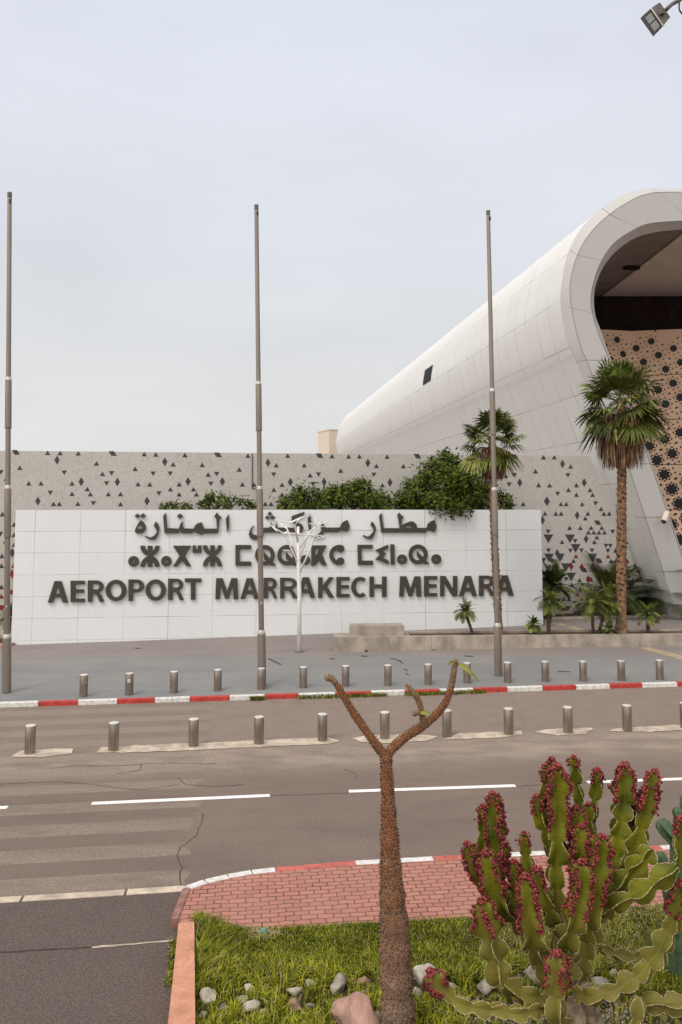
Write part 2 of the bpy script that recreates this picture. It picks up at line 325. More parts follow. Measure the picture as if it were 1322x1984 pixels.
# ------------------------------------------------------------------ mesh helpers
class MB:
    def __init__(s): s.v, s.f, s.mi, s.mats, s.uv = [], [], [], [], None
    def m(s, mt):
        mt = M[mt] if isinstance(mt, str) else mt
        if mt not in s.mats: s.mats.append(mt)
        return s.mats.index(mt)
    def add(s, vs, fs, mt):
        o = len(s.v); k = s.m(mt); s.v += [tuple(p) for p in vs]
        s.f += [tuple(i + o for i in f) for f in fs]; s.mi += [k] * len(fs)
    def build(s, name, parent=None, smooth=False, loc=None):
        me = bpy.data.meshes.new(name)
        off = Vector(loc) if loc is not None else (parent.matrix_world.translation if parent and parent.type == 'EMPTY' else Vector((0, 0, 0)))
        if parent is not None: off = parent['_o'] if '_o' in parent else off
        ox, oy, oz = off
        me.from_pydata([(a - ox, b - oy, c - oz) for a, b, c in s.v], [], s.f)
        for mt in s.mats: me.materials.append(mt)
        me.polygons.foreach_set('material_index', s.mi)
        if s.uv is not None:
            l = me.uv_layers.new(name='UVMap'); l.data.foreach_set('uv', [c for f in s.uv for q in f for c in q])
        if smooth: me.polygons.foreach_set('use_smooth', [True] * len(s.f))
        me.update()
        o = bpy.data.objects.new(name, me); COL.objects.link(o)
        if parent is None: o.location = off
        else:
            o.parent = parent
        o['_o'] = tuple(off)
        return o
    def box(s, c, half, mt, rz=0.0, top=1.0):
        cx, cy, cz = c; a, b, h = half; R = Matrix.Rotation(rz, 3, 'Z')
        vs = []
        for z, k in ((-h, 1), (h, top)):
            for x, y in ((-a, -b), (a, -b), (a, b), (-a, b)): vs.append(R @ Vector((x * k, y * k, z)) + Vector(c))
        s.add(vs, [(0, 3, 2, 1), (4, 5, 6, 7), (0, 1, 5, 4), (1, 2, 6, 5), (2, 3, 7, 6), (3, 0, 4, 7)], mt)
    def tube(s, pts, rad, mt, n=8, cap=True):
        pts = [Vector(p) for p in pts]; rad = rad if hasattr(rad, '__len__') else [rad] * len(pts)
        vs = []; T = (pts[1] - pts[0]).normalized(); U = T.orthogonal().normalized()
        for i, p in enumerate(pts):
            T = (pts[min(i + 1, len(pts) - 1)] - pts[max(i - 1, 0)]).normalized()
            U = (U - T * U.dot(T)).normalized(); W = T.cross(U)
            for k in range(n):
                a = 2 * math.pi * k / n; vs.append(p + (U * math.cos(a) + W * math.sin(a)) * rad[i])
        fs = [(i * n + k, i * n + (k + 1) % n, (i + 1) * n + (k + 1) % n, (i + 1) * n + k) for i in range(len(pts) - 1) for k in range(n)]
        if cap: fs += [tuple(range(n - 1, -1, -1)), tuple((len(pts) - 1) * n + k for k in range(n))]
        s.add(vs, fs, mt)
    def prism(s, poly, up, mt):                     # flat polygon (list of points) raised along vector up
        n = len(poly); poly = [Vector(p) for p in poly]
        tri = tessellate_polygon([poly])
        vs = poly + [p + up for p in poly]
        fs = [tuple(t) for t in tri] + [tuple(i + n for i in t) for t in tri]
        fs += [(i, (i + 1) % n, (i + 1) % n + n, i + n) for i in range(n)]
        s.add(vs, fs, mt)
    def sheet(s, poly, mt):
        poly = [Vector(p) for p in poly]
        nrm = Vector((0, 0, 0))
        for i in range(len(poly)):
            a, b = poly[i], poly[(i + 1) % len(poly)]; nrm += a.cross(b)
        if nrm.z < 0: poly.reverse()
        s.add(poly, [tuple(t) for t in tessellate_polygon([poly])], mt)
def tag(o, label=None, cat=None, group=None, kind=None):
    if label: o['label'] = label
    if cat: o['category'] = cat
    if group: o['group'] = group
    if kind: o['kind'] = kind
    return o
def thing(name, loc, label, cat, group=None):
    o = bpy.data.objects.new(name, None); COL.objects.link(o); o.location = loc; o['_o'] = tuple(loc)
    return tag(o, label, cat, group)
def struct(mb, name, smooth=False):
    return tag(mb.build(name, smooth=smooth), kind='structure')
def cr_spline(pts, step):
    P = [Vector(p) for p in pts]; P = [P[0] * 2 - P[1]] + P + [P[-1] * 2 - P[-2]]; o = []
    for i in range(1, len(P) - 2):
        n = max(2, int((P[i + 1] - P[i]).length / step))
        for k in range(n):
            t = k / n; a, b, c, d = P[i - 1], P[i], P[i + 1], P[i + 2]
            o.append(.5 * ((2 * b) + (c - a) * t + (2 * a - 5 * b + 4 * c - d) * t * t + (3 * b - a - 3 * c + d) * t ** 3))
    o.append(P[-2]); return o
def fix_normals(o):
    bm = bmesh.new(); bm.from_mesh(o.data); bmesh.ops.recalc_face_normals(bm, faces=bm.faces); bm.to_mesh(o.data); bm.free(); return o

# ------------------------------------------------------------------ ground, road, pavements
def line_pt(A, B, x):
    t = (x - A.x) / (B.x - A.x); return A.lerp(B, t)
KA, KB = gp(0, 1371), gp(1322, 1330)              # foot of the far kerb
b = MB(); b.sheet([(-900, -300, -.06), (900, -300, -.06), (900, 1500, -.06), (-900, 1500, -.06)], M['plaza']); struct(b, 'ground')
KL, KR = line_pt(KA, KB, -70), line_pt(KA, KB, 70)
b = MB(); b.sheet([(-70, -10, 0), (70, -10, 0), KR + Vector((0, .05, 0)), KL + Vector((0, .05, 0))], 'road'); struct(b, 'road')
# plaza as a gently rising sheet
b = MB(); xs = [-70, -40, -28, -20, -13.5, -9, -4.5, 0, 4.5, 9, 14, 20, 40, 70]; ts = [0.13, 1, 2, 3, 4, 5, 6, 7, 8, 9, 10, 12, 14, 20, 40, 120]
vs = []
for t_ in ts:
    for x in xs:
        k = line_pt(KA, KB, x); y = k.y + t_; vs.append((x, y, plaza_z(x, y)))
n = len(xs)
b.add(vs, [(i * n + j, i * n + j + 1, (i + 1) * n + j + 1, (i + 1) * n + j) for i in range(len(ts) - 1) for j in range(n - 1)], 'plaza')
struct(b, 'plaza', True)
# far kerb: painted kerbstones
b = MB(); u = (KB - KA).normalized(); nrm = Vector((-u.y, u.x, 0))
segs = [(-150, -75, 'kerb_red'), (-75, 0, 'kerb_white'), (0, 74, 'kerb_white'), (74, 151, 'kerb_red'), (151, 227, 'kerb_white'), (227, 300, 'kerb_red'), (300, 334, 'kerb_white'), (334, 368, 'kerb_white'), (368, 445, 'kerb_red'), (445, 513, 'kerb_white'), (513, 579, 'kerb_red'), (579, 650, 'kerb_white'), (650, 720, 'kerb_red'), (720, 785, 'kerb_white'), (785, 853, 'kerb_red'), (853, 918, 'kerb_white'), (918, 984, 'kerb_red'), (984, 1052, 'kerb_white'), (1052, 1117, 'kerb_red'), (1117, 1182, 'kerb_white'), (1182, 1245, 'kerb_red'), (1245, 1313, 'kerb_white'), (1313, 1380, 'kerb_red'), (1380, 1450, 'kerb_white')]
def kerbstone(b, p, q, nrm, h, wd, mt, ch=.018):
    p = p + (q - p).normalized() * .006; q = q - (q - p).normalized() * .006
    prof = [(0, 0), (0, h - ch), (ch, h), (wd - ch, h), (wd, h - ch), (wd, 0)]
    vs = [p + nrm * a + Vector((0, 0, z)) for a, z in prof] + [q + nrm * a + Vector((0, 0, z)) for a, z in prof]
    k = len(prof); b.add(vs, [(i, i + 1, i + 1 + k, i + k) for i in range(k - 1)] + [tuple(range(k)), tuple(range(2 * k - 1, k - 1, -1))], mt)
def kx(px):
    y = 1371 + (1330 - 1371) * px / 1322; return gp(px, y)
for x0, x1, mt in segs: kerbstone(b, kx(x0), kx(x1), nrm, .13 + random.uniform(-.004, .006), .15, mt)
struct(b, 'far_kerb')
# brick pavement and near kerb
kp = [(370, 1722), (402, 1711), (445, 1701), (490, 1693), (535, 1688), (690, 1675), (842, 1666.5), (990, 1659), (1060, 1655.5), (1180, 1650), (1285, 1645), (1345, 1642), (1500, 1635), (1650, 1628)]
kq = [gp(x, y, .125) for x, y in kp]
far = kq[-1] + (kq[-1] - kq[-2]).normalized() * 40
LB = [gp(370, 1722, .12), gp(347, 1782, .12), gp(325, 1984, .12)]; LBf = LB[2] + (LB[2] - LB[1]).normalized() * 6
b = MB(); b.sheet([Vector((p.x, p.y, .12)) for p in kq] + [Vector((far.x, far.y, .12)), Vector((60, -8, .12)), Vector((LBf.x, LBf.y, .12))] + [Vector((p.x, p.y, .12)) for p in reversed(LB[1:])], 'brick')
struct(b, 'brick_pavement')
b = MB(); cols = ['kerb_white'] * 4 + ['kerb_red_faded', 'kerb_white', 'kerb_red_faded', 'kerb_white', 'kerb_red_faded', 'kerb_red_faded', 'kerb_white', 'kerb_red_faded', 'kerb_white']
for i in range(len(kq) - 1):
    p, q = kq[i].copy(), kq[i + 1].copy(); p.z = q.z = 0; d = (q - p).normalized(); nn = Vector((-d.y, d.x, 0))
    kerbstone(b, p, q, nn, .128, .14, cols[i], .012)
struct(b, 'near_kerb')
b = MB()
for p, q in ((LB[0], LB[1]),):
    p, q = Vector((p.x, p.y, 0)), Vector((q.x, q.y, 0)); d = (q - p).normalized(); kerbstone(b, p, q, Vector((d.y, -d.x, 0)), .132, .12, 'edging')
struct(b, 'edging_kerb')
# dark driveway with its concrete gutter
g0, g1 = gp(0, 1746), gp(368, 1723); gd = (g1 - g0).normalized()
b = MB(); gl_ = g0 - gd * 40
b.sheet([Vector((p.x, p.y, .004)) for p in (gl_, g1, LB[1], LB[2], LBf)] + [Vector((-45, -8, .004))], 'drive'); struct(b, 'driveway')
b = MB(); nn = Vector((-gd.y, gd.x, 0)); L = (g1 - g0).length; q = -20.0
while q < L - .05:
    e = min(q + 1.45, L); p0, p1 = g0 + gd * (q + .02), g0 + gd * (e - .02)
    wj = .10 + random.uniform(-.012, .012)
    b.prism([p0 - nn * .07 + Vector((0, 0, .001)), p1 - nn * .07 + Vector((0, 0, .001)), p1 + nn * wj + Vector((0, 0, .001)), p0 + nn * wj + Vector((0, 0, .001))], Vector((0, 0, .012)), 'strip'); q = e
struct(b, 'gutter_strip')
def ribbon(b, pix, wd, mt, z=.008, jag=0.0):
    P = [gp(x, y, z) for x, y in pix]; vs = []
    Q = []
    for i in range(len(P) - 1):
        n_ = max(1, int((P[i + 1] - P[i]).length / .12)) if jag else 1
        for k in range(n_): Q.append(P[i].lerp(P[i + 1], k / n_) + Vector((random.uniform(-jag, jag), random.uniform(-jag, jag), 0)))
    Q.append(P[-1])
    for i, p in enumerate(Q):
        d = (Q[min(i + 1, len(Q) - 1)] - Q[max(i - 1, 0)]).normalized(); nn = Vector((-d.y, d.x, 0))
        ww = wd * (random.uniform(.5, 1.2) if jag else 1); vs += [p - nn * ww / 2, p + nn * ww / 2]
    b.add(vs, [(2 * i, 2 * i + 2, 2 * i + 3, 2 * i + 1) for i in range(len(Q) - 1)], mt)
b = MB(); ribbon(b, [(-60, 1852), (0, 1845), (120, 1838), (200, 1834)], .03, 'crack', .008, .01); ribbon(b, [(180, 1835), (260, 1829), (336, 1822)], .045, 'strip', .009, .01); struct(b, 'driveway_joint')
b = MB()
for l in ([(395, 1575), (388, 1600), (380, 1618), (352, 1640), (346, 1655), (352, 1680), (350, 1698), (352, 1715)], [(100, 1488), (160, 1482), (230, 1484), (300, 1478), (420, 1480)], [(345, 1508), (362, 1520), (420, 1524), (470, 1520)], [(525, 1541), (600, 1539), (676, 1536)], [(0, 1519), (120, 1514), (270, 1530), (345, 1520)], [(667, 1490), (690, 1500), (692, 1512)], [(230, 1498), (270, 1493), (275, 1480)], [(1000, 1523), (1138, 1516)]):
    ribbon(b, l, .016, 'crack', .005, .022)
struct(b, 'road_crack')
b = MB()
for (x0, y0, x1, y1) in ((-120, 1571, 15, 1564), (178, 1556.5, 523, 1541), (676, 1533, 999, 1522), (1138, 1515.5, 1480, 1503)):
    ribbon(b, [(x0, y0), (x1, y1)], .15, 'line_white', .006)
struct(b, 'lane_marking')
# worn concrete strips round the near bollards
b = MB()
def blob(b, pix, z, mt):
    P = []
    for i in range(len(pix)):
        p, q = gp(*pix[i], z), gp(*pix[(i + 1) % len(pix)], z); n_ = max(1, int((q - p).length / .18))
        for k in range(n_): P.append(p.lerp(q, k / n_) + Vector((random.uniform(-.03, .03), random.uniform(-.03, .03), 0)))
    b.sheet(P, mt)
blob(b, [(22, 1466), (40, 1454), (100, 1450), (142, 1450), (140, 1459), (80, 1467)], .012, 'strip')
blob(b, [(188, 1459), (198, 1447), (280, 1443), (400, 1439), (520, 1433), (640, 1428), (658, 1436), (640, 1441), (520, 1446), (330, 1455)], .012, 'strip')
blob(b, [(680, 1430), (720, 1424), (800, 1422), (850, 1426), (830, 1434), (760, 1440), (700, 1438)], .012, 'strip')
blob(b, [(860, 1432), (890, 1420), (960, 1418), (1010, 1416), (1015, 1423), (960, 1430)], .012, 'strip')
blob(b, [(1035, 1418), (1060, 1412), (1150, 1410), (1135, 1421), (1080, 1425)], .012, 'strip')
blob(b, [(1180, 1416), (1200, 1410), (1400, 1400), (1400, 1408), (1260, 1418)], .012, 'strip')
struct(b, 'concrete_strip')
b = MB(); P = [gpl(1240, 1256) , gpl(1258, 1254), gpl(1345, 1276), gpl(1345, 1286)]
b.sheet([p + Vector((0, 0, .006)) for p in P], 'tan_line')
P = [gpl(1066, 1207), gpl(1085, 1207), gpl(1140, 1222), gpl(1118, 1222)]
b.sheet([p + Vector((0, 0, .012)) for p in P], 'tan_line'); struct(b, 'plaza_marking')
b = MB()
for l in ([(768, 1279), (776, 1281), (781, 1286)], [(783, 1297), (790, 1300)], [(786, 1304), (792, 1309)], [(757, 1276), (768, 1277)], [(640, 1276), (648, 1277)], [(1080, 1301), (1106, 1302)], [(900, 1271), (918, 1272)], [(262, 1256), (272, 1257)], [(700, 1271), (712, 1272)], [(520, 1276), (545, 1288)]):
    P = [gpl(x, y) + Vector((0, 0, .014)) for x, y in l]; vs = []
    for i, p in enumerate(P): vs += [p + Vector((-.02, -.05 - .03 * random.random(), 0)), p + Vector((.02, .05 + .03 * random.random(), 0))]
    b.add(vs, [(2 * i, 2 * i + 2, 2 * i + 3, 2 * i + 1) for i in range(len(P) - 1)], 'stain')
struct(b, 'plaza_stain')
# planting bed with its salmon edge wall
bedp = [(381, 2100), (378, 1984), (376, 1778), (400, 1789), (440, 1801), (520, 1800), (730, 1788), (850, 1782), (1000, 1776), (1322, 1752), (1500, 1742), (1700, 1735)]
bed = [gp(x, y, .13) for x, y in bedp] + [Vector((9, 4, .13))]
b = MB(); b.sheet(bed, 'lawn_soil'); struct(b, 'lawn_soil_bed')
b = MB()
zt = .34
e0, e1 = gp(346, 1786, zt), gp(377, 1783, zt); e2, e3 = gp(380, 2080, zt), gp(316, 2080, zt)
def inset(P, k):
    c = sum(P, Vector()) / 4; return [p + (c - p).normalized() * k for p in P]
T = [e0, e1, e2, e3]; T2 = inset(T, .03); lo = [Vector((p.x, p.y, 0)) for p in T]; up = [Vector((p.x, p.y, zt - .03)) for p in T]
b.add(lo + up + T2, [(i, (i + 1) % 4, 4 + (i + 1) % 4, 4 + i) for i in range(4)] + [(4 + i, 4 + (i + 1) % 4, 8 + (i + 1) % 4, 8 + i) for i in range(4)] + [(8, 9, 10, 11)], 'salmon')
ew = fix_normals(b.build('bed_edge_wall')); tag(ew, 'low salmon coloured concrete wall edging the lawn beside the dark driveway', 'low wall')

# ------------------------------------------------------------------ patterned wall
WL = at(0, 985, 34.0); WR = at(1116, 985, 37.3); wu = (WR - WL); wu.z = 0; wu.normalize(); wn = Vector((wu.y, -wu.x, 0))
ZT = at(560, 878.5, (WL + wu * ((WR - WL).length * .5)).y).z
def wpt(px, py, o=0.0): return onplane(px, py, WL, wn) + wn * o
w0 = WL - wu * 30; w1 = WL + wu * ((WR - WL).length + 4.1)
wall = thing('patterned_wall', (w0.x, w0.y, 0), 'long speckled concrete wall scattered with dark grey and red triangles', 'wall')
b = MB(); a0, a1 = Vector((w0.x, w0.y, -.05)), Vector((w1.x, w1.y, -.05)); bk = -wn * .4
zt3 = Vector((0, 0, ZT + .05)); at_ = WL + wu * ((WR - WL).length + .75); at_.z = -.05
b.prism([a0, a1, at_ + zt3, a0 + zt3], bk, 'wall'); fix_normals(b.build('wall_body', wall))
gd_, rd_ = MB(), MB()
cnt = [0]
def tri(b, mt, pts):
    cnt[0] += 1; o = .004 + .0004 * (cnt[0] % 9)
    P = [wpt(x, y, o) for x, y in pts]; n_ = (P[1] - P[0]).cross(P[2] - P[0])
    if n_.dot(wn) < 0: P.reverse()
    b.add(P, [tuple(range(len(P)))], mt)
def shape(kind, x, y, w_, h, red=False):
    b, mt = (rd_, 'red_tile') if red else (gd_, 'dark_tile'); a = w_ / 2
    if kind == 'u': tri(b, mt, [(x, y - h / 2), (x + a, y + h / 2), (x - a, y + h / 2)])
    if kind == 'd': tri(b, mt, [(x, y + h / 2), (x + a, y - h / 2), (x - a, y - h / 2)])
    if kind == 'D': tri(b, mt, [(x, y - h), (x + a, y), (x, y + h), (x - a, y)])
    if kind == 'p': tri(b, mt, [(x - a * 1.5, y - h / 2), (x + a * .5, y - h / 2), (x + a * 1.5, y + h / 2), (x - a * .5, y + h / 2)])
    if kind == 'q': tri(b, mt, [(x + a * 1.5, y - h / 2), (x - a * .5, y - h / 2), (x - a * 1.5, y + h / 2), (x + a * .5, y + h / 2)])
    if kind == 'B': tri(b, mt, [(x, y + h), (x + w_, y - h), (x - w_, y - h)])
def batch(kind, pts, k, ox, oy, w_, h, red=False):
    for x, y in pts: shape(kind, ox + k * x, oy + k * y, w_, h, red)
c1 = (.3782, 0, 860, 10.6, 8.9)
batch('u', [(245,45),(309,47),(402,48),(740,52),(799,54),(948,57),(1271,60),(102,122),(495,100),(888,105),(1037,107),(693,128),(1227,131),(526,153),(1067,157),(148,202),(211,202),(370,203),(448,231),(708,206),(768,207),(919,207),(1243,207),(1302,208),(370,255),(464,257),(556,257),(618,257),(874,232),(992,232),(919,258),(1007,258),(275,307),(305,307),(400,306),(618,308),(828,308),(858,308),(948,308)], *c1)
batch('d', [(5,146),(330,148),(572,151),(785,153),(873,153),(1111,155),(547,203),(1081,205),(259,251),(815,254),(479,305)], *c1)
batch('D', [(293,83),(845,92),(417,194),(602,195),(964,193),(1140,193),(195,293),(754,293),(34,187)], *c1)
batch('p', [(82,43),(578,49),(1117,56)], *c1)
c2 = (.4387, 480, 860, 10.0, 8.8)
batch('u', [(177,52),(373,54),(446,55),(494,55),(616,56),(926,58),(1307,59),(127,94),(250,94),(569,97),(688,98),(1000,99),(411,118),(1271,121),(276,138),(1141,141),(152,180),(116,202),(152,223),(78,265),(104,265),(300,222),(420,181),(595,182),(1285,182),(1217,265)], *c2)
batch('d', [(115,136),(313,136),(558,137),(1178,138),(289,178),(1155,180)], *c2)
batch('D', [(90,83),(189,168),(338,168),(531,84),(629,170),(963,86),(1202,171),(1320,253)], *c2)
batch('p', [(318,52),(750,54),(1180,57)], *c2)
c3 = (.2284, 1020, 860, 9.6, 8.6)
batch('u', [(145,113),(237,112),(376,191),(79,233),(106,350),(198,351),(425,350),(357,390),(540,390),(425,430),(562,431),(293,510),(338,510),(474,510),(634,551),(658,591),(703,591),(158,590),(250,591),(295,591),(522,590),(500,631),(367,712),(458,712),(549,711),(526,750),(572,750),(640,711),(616,750),(662,750),(303,831),(598,792),(577,832),(846,832),(400,992),(718,992),(760,992),(197,1032),(173,1073),(676,1073),(222,1155),(451,1155),(475,1194),(384,1193),(455,1235),(921,1032),(988,1074),(319,1316),(363,1316),(297,1357),(290,960),(755,905),(845,1030),(270,1316),(870,1120)], *c3)
batch('d', [(353,267),(266,425),(587,506),(185,745),(732,746),(189,906),(374,907),(467,906),(557,906),(414,825),(148,987),(676,866),(712,866),(692,908),(337,1148),(840,890)], *c3)
batch('D', [(307,170),(491,328),(178,487),(432,607),(138,648),(507,807),(262,928),(905,1170)], *c3)
batch('B', [(187,806),(370,806),(418,887),(560,968),(285,968),(193,968),(334,1050),(290,1130),(380,1130),(432,1372),(885,1190)], *c3)
batch('p', [(605,668),(617,990),(745,1070),(220,990),(490,1070),(585,1070),(540,1150),(625,1150)], *c3)
batch('q', [(945,1155),(320,1398),(460,1435),(505,1400)], *c3)
batch('u', [(421,952),(693,952),(855,994),(266,1077),(630,1075),(946,1074),(290,1200),(363,1236),(432,1275),(522,1273),(545,1232),(130,1075),(470,1310)], *c3, True)
batch('q', [(150,1152),(970,1148),(348,1395),(700,1150),(425,1437)], *c3, True)
batch('D', [(380,1040),(470,1048),(562,1048),(605,1120),(525,1150)], *c3, True)
c4 = (1, 0, 0, 11, 9.4)
batch('u', [(5,996),(28,1016),(28,1036),(28,1055),(4,1077),(3,1096),(3,1137),(27,1216)], *c4)
batch('D', [(24,1071)], *c4); batch('d', [(1,1035),(11,1054)], *c4)
batch('u', [(3,1155),(27,1096)], *c4, True); batch('D', [(24,1112)], *c4, True); batch('q', [(25,1147),(3,1177),(26,1187)], *c4, True)
gd_.build('dark_triangle_inlay', wall); rd_.build('red_triangle_inlay', wall)
b = MB(); b.tube([wpt(489, 879, .05), wpt(489, 946, .05)], .022, 'dark_tile', 6); b.tube([wpt(489, 946, .05), wpt(499, 946, .05), wpt(499, 990, .05)], .022, 'dark_tile', 6); b.build('drainpipe', wall)

# ------------------------------------------------------------------ sign wall with lettering
SL = at(31, 985, 31.7); SR = at(1048, 985, 34.1); su = SR - SL; su.z = 0; slen = su.length; su.normalize(); sn = Vector((su.y, -su.x, 0))
STOP = at(540, 987.5, (SL.y + SR.y) / 2).z + .0
sign = thing('airport_sign_wall', ((SL.x + SR.x) / 2, (SL.y + SR.y) / 2, 0), 'long white panelled wall carrying the airport name in three scripts', 'sign')
def spt(px, py, o=0.0): return onplane(px, py, SL, sn) + sn * o
b = MB(); nseg = 24
vs, fs, uv = [], [], []
for i in range(nseg + 1):
    p = SL + su * slen * i / nseg
    for z in (0.0, STOP): vs.append((p.x, p.y, z))
    q = p - sn * .45
    for z in (0.0, STOP): vs.append((q.x, q.y, z))
for i in range(nseg):
    a, c = 4 * i, 4 * i + 4; x0, x1 = slen * i / nseg, slen * (i + 1) / nseg
    U = lambda x, z: (x - .78, z - STOP + .877 * 10)
    fs.append((a, c, c + 1, a + 1)); uv.append([U(x0, 0), U(x1, 0), U(x1, STOP), U(x0, STOP)])
    fs.append((a + 1, c + 1, c + 3, a + 3)); uv.append([(.5, .4)] * 4)
    fs.append((c + 2, a + 2, a + 3, c + 3)); uv.append([(.5, .4)] * 4)
for e in (0, 4 * nseg):
    f = (e, e + 1, e + 3, e + 2) if e == 0 else (e, e + 2, e + 3, e + 1); fs.append(f); uv.append([(.5, .4)] * 4)
b.add(vs, fs, 'sign'); b.uv = uv; b.build('wall_panel', sign)

class Glyph:
    def __init__(s): s.b = MB(); s.n = 0
    def poly(s, pts, holes=()):
        s.n += 1; d = .11 + .0016 * (s.n % 7)
        loops = [pts] + list(holes); front = [[spt(x, y, d) for x, y in l] for l in loops]; back = [[spt(x, y, .02) for x, y in l] for l in loops]
        tri_ = tessellate_polygon(front); flat = [p for l in front for p in l]; fl = []
        for t in tri_:
            P = [flat[i] for i in t]; n_ = (P[1] - P[0]).cross(P[2] - P[0]); fl.append(tuple(t) if n_.dot(sn) > 0 else tuple(reversed(t)))
        s.b.add(flat, fl, 'letter')
        for f_, k_ in zip(front, back):
            n_ = len(f_); s.b.add(f_ + k_, [(i, i + n_, (i + 1) % n_ + n_, (i + 1) % n_) for i in range(n_)], 'letter')
    def ring(s, cx, cy, rx, ry, ix, iy, a0=0, a1=360, n=28):
        full = abs(a1 - a0) >= 360
        o = [(cx + rx * math.cos(math.radians(a0 + (a1 - a0) * i / n)), cy - ry * math.sin(math.radians(a0 + (a1 - a0) * i / n))) for i in range(n + (0 if full else 1))]
        q = [(cx + ix * math.cos(math.radians(a0 + (a1 - a0) * i / n)), cy - iy * math.sin(math.radians(a0 + (a1 - a0) * i / n))) for i in range(n + (0 if full else 1))]
        if full: s.poly(o, [q])
        else: s.poly(o + q[::-1])
    def rect(s, x0, y0, x1, y1): s.poly([(x0, y0), (x1, y0), (x1, y1), (x0, y1)])
def latin(g, ch, x0, y0, x1, y1):
    W, H = x1 - x0, y1 - y0; X = lambda u_: x0 + u_ * W; Y = lambda v_: y0 + v_ * H; st = .215 * H / W; sh = .165
    if ch == 'A':
        g.poly([(X(0), Y(1)), (X(.335), Y(0)), (X(.665), Y(0)), (X(1), Y(1)), (X(.745), Y(1)), (X(.665), Y(.76)), (X(.33), Y(.76)), (X(.25), Y(1))], [[(X(.385), Y(.585)), (X(.615), Y(.585)), (X(.50), Y(.19))]])
    elif ch == 'E':
        g.poly([(X(0), Y(0)), (X(1), Y(0)), (X(1), Y(sh)), (X(st), Y(sh)), (X(st), Y(.40)), (X(.94), Y(.40)), (X(.94), Y(.40 + sh)), (X(st), Y(.40 + sh)), (X(st), Y(1 - sh)), (X(1), Y(1 - sh)), (X(1), Y(1)), (X(0), Y(1))])
    elif ch == 'T':
        a = .5 - st / 2; g.poly([(X(0), Y(0)), (X(1), Y(0)), (X(1), Y(.175)), (X(.5 + st / 2), Y(.175)), (X(.5 + st / 2), Y(1)), (X(a), Y(1)), (X(a), Y(.175)), (X(0), Y(.175))])
    elif ch == 'H':
        g.poly([(X(0), Y(0)), (X(st), Y(0)), (X(st), Y(.385)), (X(1 - st), Y(.385)), (X(1 - st), Y(0)), (X(1), Y(0)), (X(1), Y(1)), (X(1 - st), Y(1)), (X(1 - st), Y(.57)), (X(st), Y(.57)), (X(st), Y(1)), (X(0), Y(1))])
    elif ch == 'N':
        g.poly([(X(0), Y(0)), (X(.30), Y(0)), (X(.76), Y(.66)), (X(.76), Y(0)), (X(1), Y(0)), (X(1), Y(1)), (X(.72), Y(1)), (X(.23), Y(.30)), (X(.24), Y(1)), (X(0), Y(1))])
    elif ch == 'M':
        g.poly([(X(.04), Y(0)), (X(.32), Y(0)), (X(.51), Y(.62)), (X(.70), Y(0)), (X(.96), Y(0)), (X(1), Y(1)), (X(.79), Y(1)), (X(.77), Y(.32)), (X(.59), Y(.98)), (X(.42), Y(.98)), (X(.23), Y(.32)), (X(.20), Y(1)), (X(0), Y(1))])
    elif ch == 'K':
        g.poly([(X(0), Y(0)), (X(st), Y(0)), (X(st), Y(.44)), (X(.66), Y(0)), (X(.97), Y(0)), (X(.56), Y(.45)), (X(1), Y(1)), (X(.67), Y(1)), (X(.36), Y(.58)), (X(st), Y(.70)), (X(st), Y(1)), (X(0), Y(1))])
    elif ch == 'O':
        g.ring((x0 + x1) / 2, (y0 + y1) / 2, W / 2, H / 2 * 1.01, W / 2 - .225 * H, H / 2 - .17 * H, n=36)
    elif ch == 'C':
        g.ring(X(.58), Y(.5), .58 * W, H * .505, .58 * W - .225 * H, H * .505 - .17 * H, 52, 308, 30)
    elif ch in 'PR':
        bot = .60 if ch == 'P' else .57; cy = Y(bot / 2); ry = bot / 2 * H; cx = X(.52)
        o = [(cx + (x1 - cx - (0 if ch == 'P' else .03 * W)) * math.cos(math.radians(a)), cy - ry * math.sin(math.radians(a))) for a in range(90, -91, -15)]
        rx_in = (x1 - cx) - .215 * H; ryi = ry - .15 * H
        q = [(cx + max(rx_in, 2) * math.cos(math.radians(a)), cy - ryi * math.sin(math.radians(a))) for a in range(90, -91, -15)]
        xh = X(st)
        if ch == 'P':
            g.poly([(X(0), Y(0))] + o + [(xh, Y(bot)), (xh, Y(1)), (X(0), Y(1))], [[(xh, cy - ryi)] + q + [(xh, cy + ryi)]])
        else:
            g.poly([(X(0), Y(0))] + o[:-1] + [(X(.66), Y(bot)), (X(.83), Y(.70)), (X(1.0), Y(1)), (X(.73), Y(1)), (X(.60), Y(.72)), (X(.46), Y(.62)), (xh, Y(.62)), (xh, Y(1)), (X(0), Y(1))], [[(xh, cy - ryi)] + q + [(xh, cy + ryi)]])
g = Glyph()
def word(chs, k, ox, oy):
    for ch, x0, y0, x1, y1 in chs: latin(g, ch, ox + k * x0, oy + k * y0, ox + k * x1, oy + k * y1)
word([('A',58,85,218,256),('E',240,82,352,252),('R',377,80,507,250),('O',520,75,685,243),('P',702,72,827,242),('O',838,72,1000,240),('R',1018,66,1143,235),('T',1152,63,1283,233)], .2421, 80, 1105)
word([('M',65,55,228,203),('A',243,55,375,201),('R',408,52,505,197),('R',525,52,648,197),('A',640,48,775,194),('K',795,48,910,193),('E',925,46,1018,190),('C',1030,46,1140,190),('H',1160,43,1280,187)], .2723, 400, 1105)
word([('M',100,48,280,215),('E',305,46,412,213),('N',437,45,577,212),('A',593,45,740,212),('R',758,42,885,210),('A',895,40,1042,208)], .2345, 750, 1105)
g.b.build('latin_lettering', sign)
g = Glyph()
def T(k, ox, oy, pts): return [(ox + k * x, oy + k * y) for x, y in pts]
def ar(k, ox, oy, pts, *holes): g.poly(T(k, ox, oy, pts), [T(k, ox, oy, h) for h in holes])
A1 = (.1513, 250, 985)
